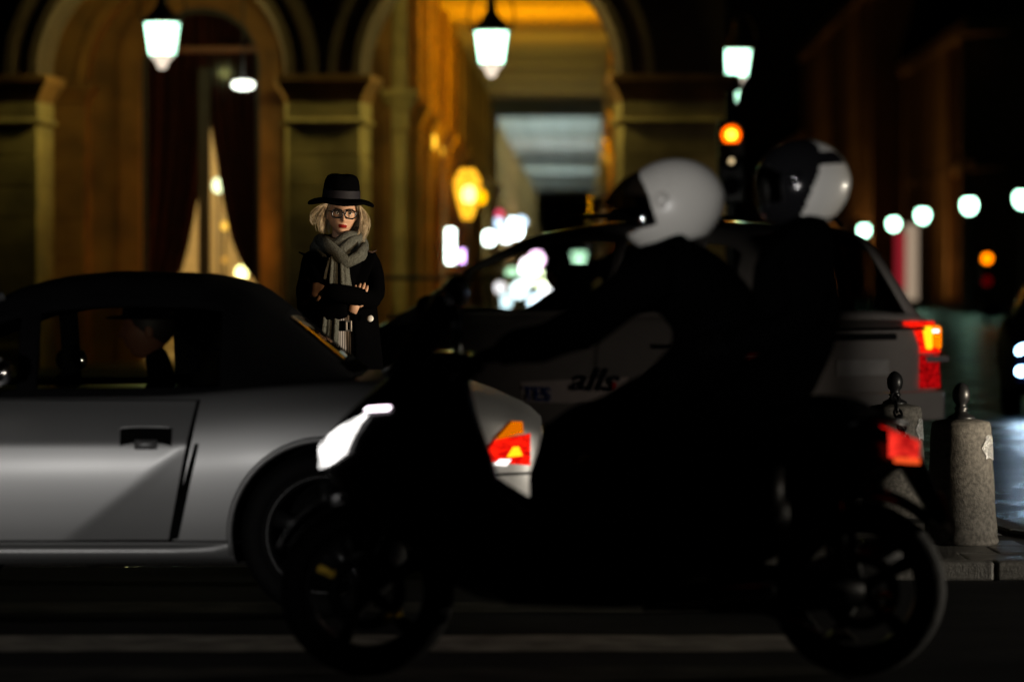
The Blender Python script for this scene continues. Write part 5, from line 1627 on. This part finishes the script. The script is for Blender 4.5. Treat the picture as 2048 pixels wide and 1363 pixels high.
r1 = thing('person', 'front scooter rider in black with a white full-face helmet', 'person', (SX, SY, 0), 0, None)
J1 = dict(hip=(.33, 0, .93), belly=(.35, 0, 1.06), chest=(.32, 0, 1.20), upper=(.27, 0, 1.305), neck=(.185, 0, 1.40), skull=(.195, 0, 1.48),
          sh=(.145, .185, 1.305), el=(-.13, .30, 1.10), wr=(-.385, .315, 1.035), th=(.16, .13, .88), kn=(-.175, .22, .765), sk=(-.20, .235, .63), an=(-.245, .245, .39), to=(-.38, .255, .345))
rider_body(r1, J1, ((-.375, .315, 1.035), (-1, .0, -.25), (-.2, .1, 1)), ((-.375, .315, 1.035), (-1, .0, -.25), (-.2, .1, 1)), .30)
helmet(r1, (.190, 0, 1.512), R(-14), M['helmwhite'], None, 62, visor_up=38, lon=1.10)
r2 = thing('person', 'scooter passenger in black behind the rider, black and white helmet', 'person', (SX, SY, 0), 0, None)
J2 = dict(hip=(.70, 0, 1.02), belly=(.63, 0, 1.13), chest=(.56, 0, 1.27), upper=(.555, 0, 1.375), neck=(.62, 0, 1.475), skull=(.615, 0, 1.55),
          sh=(.605, .185, 1.375), el=(.585, .29, 1.13), wr=(.345, .215, 1.06), th=(.56, .15, .97), kn=(.24, .27, .84), sk=(.29, .28, .73), an=(.47, .285, .565), to=(.35, .295, .53))
rider_body(r2, J2, ((.345, .215, 1.06), (-.8, -.55, .0), (-.3, .8, .3)), ((.345, .215, 1.06), (-.8, -.55, .0), (-.3, .8, .3)), .45)
helmet(r2, (.605, 0, 1.575), R(-4), M['helmwhite'], lambda a, th: (a < 88 + .45 * (th + 30)) or (24 < th < 46 - .06 * (a - 90) and a < 165) or th > 78, 60)
# ------------------------------------------------------------------ the woman on the pavement
WX, WY = -0.828, 18.60
wm_ = thing('person', 'blonde woman in black hat, glasses and grey scarf standing with folded arms', 'person', (WX, WY, PV))
HC = Vector((.008, -.045, 1.508))
HR = Matrix.Rotation(R(7), 3, 'Z') @ Matrix.Rotation(R(5), 3, 'X') @ Matrix.Rotation(R(3.5), 3, 'Y')
HS = .93
P = {'hip': ((0, .01, .86), .125), 'waist': ((0, .01, 1.02), .105), 'chest': ((0, .01, 1.18), .115), 'upper': ((0, .015, 1.29), .085), 'neck0': ((0, .005, 1.36), .050), 'neck': ((.002, -.012, 1.42), .046), 'skull': ((.004, -.02, 1.48), .050)}
E = chain('hip', 'waist', 'chest', 'upper', 'neck0', 'neck', 'skull')
P.update({'ls': ((-.155, .015, 1.285), .052), 'le': ((-.185, -.02, 1.03), .038), 'lw': ((.062, -.175, 1.055), .026),
          'rs': ((.155, .015, 1.285), .052), 're': ((.185, -.03, 1.10), .038), 'rw': ((-.062, -.212, 1.14), .026)})
E += chain('upper', 'ls', 'le', 'lw') + chain('upper', 'rs', 're', 'rw')
for n, s in (('l', -1), ('r', 1)):
    P.update({n + 't': ((s * .085, .01, .74), .082), n + 'k': ((s * .085, .0, .47), .055), n + 'c': ((s * .085, .02, .33), .052), n + 'a': ((s * .085, .02, .09), .036), n + 'f': ((s * .095, -.11, .045), .032)})
    E += chain('hip', n + 't', n + 'k', n + 'c', n + 'a', n + 'f')
vs, fs = skin(P, E, 'hip', 2)
mb = MB()
mb.add(vs, fs, [0 if sum(vs[i].z for i in f) / len(f) < 1.34 else 1 for f in fs], True)
head(mb, HC, HR, HS, 1, 2, 110, 96)
hand(mb, (.070, -.172, 1.060), (.36, .16, 1.0), (.1, -1, .1), 1, side=1, curl=.42, size=.92)
hand(mb, (-.070, -.205, 1.142), (-1, .75, .05), (-.6, -1, .1), 1, side=-1, curl=.75, size=.90)
mb.build('body', [M['coat'], M['skin'], M['lips']], wm_, fix=False)
def hp_(x, y, z):
    return HC + HR @ (Vector((x, y, z)) * HS)
for sg in (-1, 1):
    e = MB().ball(hp_(sg * .031, -.0735, .011), .0118 * HS, 14, 10)
    eo = e.build('eye', M['eyewhite'], wm_)
    MB().ball(hp_(sg * .031 + .001, -.0825, .0115), (.0056, .0035, .0060), 12, 8).build('iris', M['iris'], eo)
    MB().tube([hp_(sg * (.019 + .026 * i / 8), -.0845 + .010 * (i / 8) ** 2, .0165 + .0055 * math.sin(PI * i / 8)) for i in range(9)], 0.0021, 6).build('eyelash', M['iris'], eo)
    MB().tube([hp_(sg * (.011 + .037 * i / 8), -.0965 + .014 * (i / 8) ** 2, .0285 + .010 * (i / 8) ** .8 - .005 * (i / 8) ** 3) for i in range(9)], [(.002 + .0022 * math.sin(PI * (i + 1) / 10), .003) for i in range(9)], 8).build('eyebrow', M['brow'], wm_)
# glasses
gl = MB()
for sg in (-1, 1):
    pts = []
    for k in range(28):
        a = 2 * PI * k / 28
        c, s = math.cos(a), math.sin(a)
        x = .0265 * math.copysign(abs(c) ** .72, c)
        z = .0215 * math.copysign(abs(s) ** .72, s) * (1.0 if s > 0 else 1.0 - .10 * c * sg * -1)
        pts.append(hp_(sg * .0335 + x, -.1065 + .10 * (abs(sg * .0335 + x)) ** 2 * 8, .008 + z))
    gl.tube(pts, 0.0037, 8, closed=True)
    gl.tube([hp_(sg * .060, -.1035, .018), hp_(sg * .071, -.090, .018), hp_(sg * .076, -.02, .014), hp_(sg * .076, .015, .004)], [.0034, .0032, .0024, .0022], 6)
    gl.tube([hp_(sg * .061, -.104, .017), hp_(sg * .066, -.100, .019)], .0046, 6)
gl.tube([hp_(-.009, -.1085, .013), hp_(0, -.1115, .0165), hp_(.009, -.1085, .013)], 0.0030, 8)
glo = gl.build('glasses', M['frames'], wm_)
for sg in (-1, 1):
    MB().add([hp_(sg * .0335 + .0255 * math.copysign(abs(math.cos(a)) ** .72, math.cos(a)), -.1045 + .006, .008 + .0205 * math.copysign(abs(math.sin(a)) ** .72, math.sin(a))) for a in [2 * PI * k / 28 for k in range(28)]], [tuple(range(28))]).build('lens', M['lensglass'], glo)
# hat
HT = Matrix.Rotation(R(7), 3, 'Z') @ Matrix.Rotation(R(4), 3, 'X') @ Matrix.Rotation(R(2.5), 3, 'Y')
HO = HC + Vector((-.006, .026, .082))
def hatpt(r, a, z):
    return HO + HT @ Vector((r[0] * math.cos(a), r[1] * math.sin(a), z))
m = MB()
n = 56
rs = []
for rr, z in ((.0, .112), (.35, .115), (.60, .112), (.80, .103), (.92, .084), (.975, .06), (1.0, .035), (1.02, .004), (1.05, -.004), (1.25, -.008), (1.5, -.010), (1.72, -.012), (1.80, -.015), (1.815, -.022), (1.79, -.028), (1.5, -.020), (1.2, -.016), (1.0, -.012)):
    row = []
    for k in range(n):
        a = 2 * PI * k / n
        c, s = math.cos(a), math.sin(a)
        zz = z
        if rr > 1.1:
            d = (rr - 1.05)
            zz += -.010 * d * max(0, -s) ** 1.5 - .018 * max(0, s) * d - .060 * max(0, abs(c) - .62) * d * d * 2.2 + .02 * d * abs(c)
        if z > .1 and rr < .9 and True:
            zz -= .007 * math.exp(-((rr * c) / .22) ** 2) * (1 if s < .6 else .6)
        row.append(hatpt((.0885 * max(rr, .001), .104 * max(rr, .001)), a, zz))
    rs.append(row)
m.rings(rs, True, False)
ho = m.build('hat', M['felt'], wm_)
MB().rings([[hatpt((.0885 * k_ + .0012, .104 * k_ + .0012), 2 * PI * i / n, z) for i in range(n)] for k_, z in ((1.035, -.001), (1.018, .014), (1.006, .036))], True, False).build('hat_ribbon', M['ribbon'], ho)
# hair: wavy locks from under the brim
hm = MB()
rnd = random.Random(11)
for i in range(78):                                            # locks of fine strands
    sg = 1 if rnd.random() < .58 else -1
    a = rnd.uniform(-.30, 1.9)                                 # 0 = side, negative = towards the face
    L = rnd.uniform(.09, .155) if sg < 0 else rnd.uniform(.11, .20)
    w, ph = rnd.uniform(.005, .016), rnd.uniform(0, 6.28)
    out = (rnd.uniform(.006, .034) if sg < 0 else rnd.uniform(.006, .044)) if rnd.random() < .8 else rnd.uniform(.03, .07)
    for j in range(13):
        a1 = a + rnd.uniform(-.11, .11)
        r0 = rnd.uniform(.95, 1.05)
        x0, y0 = sg * .076 * math.cos(a1 * .8) * r0, .10 * math.sin(a1) * r0 - .005
        if a1 < 0: y0 -= .012
        L1, o1, p1_ = L * rnd.uniform(.8, 1.12), out * rnd.uniform(.75, 1.25), ph + rnd.uniform(-.35, .35)
        pts, rad = [], []
        for k in range(10):
            t_ = k / 9
            px_ = x0 + sg * o1 * math.sin(t_ * 2.3) + w * math.sin(p1_ + t_ * 5.5) * t_
            py_ = y0 + w * math.cos(p1_ * 1.3 + t_ * 5) * t_ - .02 * t_
            pz_ = .055 - L1 * t_ + .004 * math.sin(p1_ + t_ * 5)
            pts.append(HC + HR @ Vector((px_, py_, pz_)))
            rad.append((.0017 * (1 - t_ * .8), .0012 * (1 - t_ * .7)))
        hm.tube(pts, rad, 4)
hb_ = MB()
for s in (0,):
    hm.ball(HC + HR @ Vector((0, .022, .018)), (.079, .083, .090), 24, 14, 0, HR)
hm.build('hair', M['hair'], wm_, fix=False)
# scarf: three loose turns and hanging ends
sf = MB()
rnd = random.Random(5)
def loop(zc, rx_, ry_, r, tilt, ph, dy=0.0, n=64, sag=.03):
    pts, rad = [], []
    for k in range(n):
        a = 2 * PI * k / n
        x, y = rx_ * math.cos(a), ry_ * math.sin(a)
        z = zc + tilt * math.cos(a + ph) - sag * max(0, -math.sin(a)) ** 2 + .006 * math.sin(5 * a + ph)
        pts.append((x - .006, y - .012 + dy, z))
        rad.append((r * (.85 + .16 * math.sin(3 * a + ph * 2)), r * (1.05 + .22 * math.sin(4 * a + ph))))
    sf.tube(pts, rad, 16, closed=True, up=(0, 0, 1))
loop(1.392, .092, .098, .028, .020, .4)
loop(1.362, .108, .112, .031, -.022, 1.1)
loop(1.330, .112, .120, .030, .026, 2.3, -.006, sag=.045)
loop(1.372, .100, .118, .026, .034, .2, -.004, sag=.055)
sf.tube([(-.10, -.10, 1.385), (-.05, -.150, 1.345), (.0, -.170, 1.305), (.04, -.170, 1.275), (.085, -.150, 1.30), (.118, -.10, 1.35)], [(.020, .030), (.022, .036), (.024, .034), (.024, .030), (.024, .034), (.02, .03)], 14, up=(0, -.3, 1))
def fold(x0, x1, z0, z1, y0, y1, wd, nf, ph, xe=None):
    def fn(u, v):
        z = z0 + (z1 - z0) * v
        w = wd * (.75 + .35 * v)
        xc = x0 + (x1 - x0) * v
        return (xc + w * (u - .5), y0 + (y1 - y0) * v - .008 * math.sin(PI * nf * u + ph + 1.4 * v) - .004 * math.sin(PI * nf * 2.3 * u + 2 * v) - .012 * math.sin(PI * u), z + .006 * math.sin(9 * u + ph) * v)
    sf.grid(fn, 40, 24)
fold(-.004, .008, 1.305, 1.115, -.158, -.178, .105, 3.2, .4)
fold(-.035, -.05, 1.30, 1.19, -.150, -.160, .05, 1.4, 1.1)
fold(-.040, -.058, 1.06, .70, -.150, -.165, .095, 2.4, .9)
sf.build('scarf', M['knit'], wm_, solid=0.006, fix=False)
# coat: sleeves and body, open skirt below the arms
P = {'waist': ((0, .02, 1.0), .135), 'low': ((0, .02, 1.09), .135), 'chest': ((0, .02, 1.20), .138), 'upper': ((0, .02, 1.285), .105), 'neck': ((0, .02, 1.345), .075),
     'ls': ((-.160, .018, 1.278), .066), 'lm': ((-.188, -.012, 1.15), .066), 'le': ((-.188, -.035, 1.020), .058), 'lf': ((-.07, -.140, 1.035), .050), 'lw': ((.052, -.172, 1.050), .040),
     'rs': ((.158, .018, 1.278), .066), 'rm': ((.192, .005, 1.19), .060), 're': ((.182, -.045, 1.088), .057), 'rf': ((.07, -.185, 1.115), .050), 'rf2': ((.0, -.228, 1.130), .046), 'rw': ((-.085, -.200, 1.142), .045)}
E = chain('waist', 'low', 'chest', 'upper', 'neck') + chain('upper', 'ls', 'lm', 'le', 'lf', 'lw') + chain('upper', 'rs', 'rm', 're', 'rf', 'rf2', 'rw')
vs, fs = skin(P, E, 'chest', 2)
nar = lambda x: x if abs(x) < .09 else math.copysign(.09 + (abs(x) - .09) * .80, x)
ct_ = MB().add([(nar(v.x) + .004 * math.sin(40 * v.z + 13 * v.x), v.y + .004 * math.sin(33 * v.z), v.z) for v in vs], fs, 0, True)
ct_.build('coat', M['coat'], wm_, fix=False)
def skirt(u, v):
    a = R(-55) + R(290) * u                                    # leaves the front open
    a = R(-90) + R(22) + (R(360) - R(22) - R(50)) * u
    z = 1.06 - .60 * v
    r = .150 + .045 * v + .012 * math.sin(a * 6 + 2) * v
    return (r * 1.12 * math.cos(a), .02 + r * .92 * math.sin(a), z + .01 * math.sin(5 * a) * v)
MB().grid(skirt, 72, 20).build('coat_skirt', M['coat'], wm_, solid=0.012)
for x, z in ((-.205, 1.325), (.170, 1.335)):
    MB().tube([(x, .03, z), (x * .86, .01, z - .012), (x * .7, .0, z + .002)], [(.004, .003), (.016, .006), (.02, .008)], 8).build('shoulder_tab', pm('dark brown wool', (.03, .012, .006), .9), wm_)
MB().lathe([(.001, 0), (.016, .001), (.0165, .004), (.012, .008), (.001, .009)], 20, (.146, -.128, 1.005), Matrix.Rotation(R(75), 3, 'X')).build('badge', M['pearl'], wm_)
# trousers, belt
tm = bpy.data.materials.new('ribbed grey cloth')
tm.use_nodes = True
nt = tm.node_tree
b_ = nt.nodes['Principled BSDF']
b_.inputs['Roughness'].default_value = .9
tc = nt.nodes.new('ShaderNodeTexCoord'); wv = nt.nodes.new('ShaderNodeTexWave'); rp = nt.nodes.new('ShaderNodeValToRGB')
wv.inputs['Scale'].default_value = 28; wv.inputs['Distortion'].default_value = .6; wv.inputs['Detail Scale'].default_value = .6
rp.color_ramp.elements[0].color = (.13, .115, .11, 1); rp.color_ramp.elements[1].color = (.66, .62, .60, 1)
rp.color_ramp.elements[0].position = .25; rp.color_ramp.elements[1].position = .6
nt.links.new(tc.outputs['Object'], wv.inputs['Vector']); nt.links.new(wv.outputs['Fac'], rp.inputs[0]); nt.links.new(rp.outputs[0], b_.inputs['Base Color'])
tr = MB()
tr.tube([(0, .01, 1.02), (0, .01, .94), (0, .01, .86), (0, .01, .80)], [(.130, .108), (.142, .115), (.150, .122), (.15, .12)], 32, up=(0, 1, 0))
for s in (-1, 1):
    tr.tube([(s * .075, .01, .83), (s * .082, .01, .70), (s * .085, .0, .47), (s * .085, .02, .12)], [.086, .088, .068, .056], 24, up=(0, 1, 0))
tr.build('trousers', tm, wm_, fix=False)
bl = MB().rings([[(r * 1.12 * math.cos(2 * PI * k / 40), .01 + r * .93 * math.sin(2 * PI * k / 40), z) for k in range(40)] for r, z in ((.125, .945), (.131, .947), (.131, .993), (.125, .995))], True, False)
blo = bl.build('belt', M['leather'], wm_)
bk = MB()
bk.b2(.030, .056, -.135, -.125, .944, .952); bk.b2(.030, .056, -.135, -.125, .988, .996); bk.b2(.030, .036, -.135, -.125, .944, .996); bk.b2(.048, .058, -.136, -.125, .944, .996)
bk.build('buckle', pm('dull buckle', (.35,.34,.33), .35, .8), blo, 0.002)
for s in (-1, 1):
    MB().tube([(s * .085, .07, .04), (s * .088, -.02, .045), (s * .095, -.12, .032), (s * .098, -.17, .028)], [(.032, .036), (.036, .042), (.040, .030), (.028, .022)], 14, up=(0, 0, 1)).tube([(s * .085, .06, .0), (s * .085, .06, .04)], .026, 10).build('shoe', M['leather'], wm_)
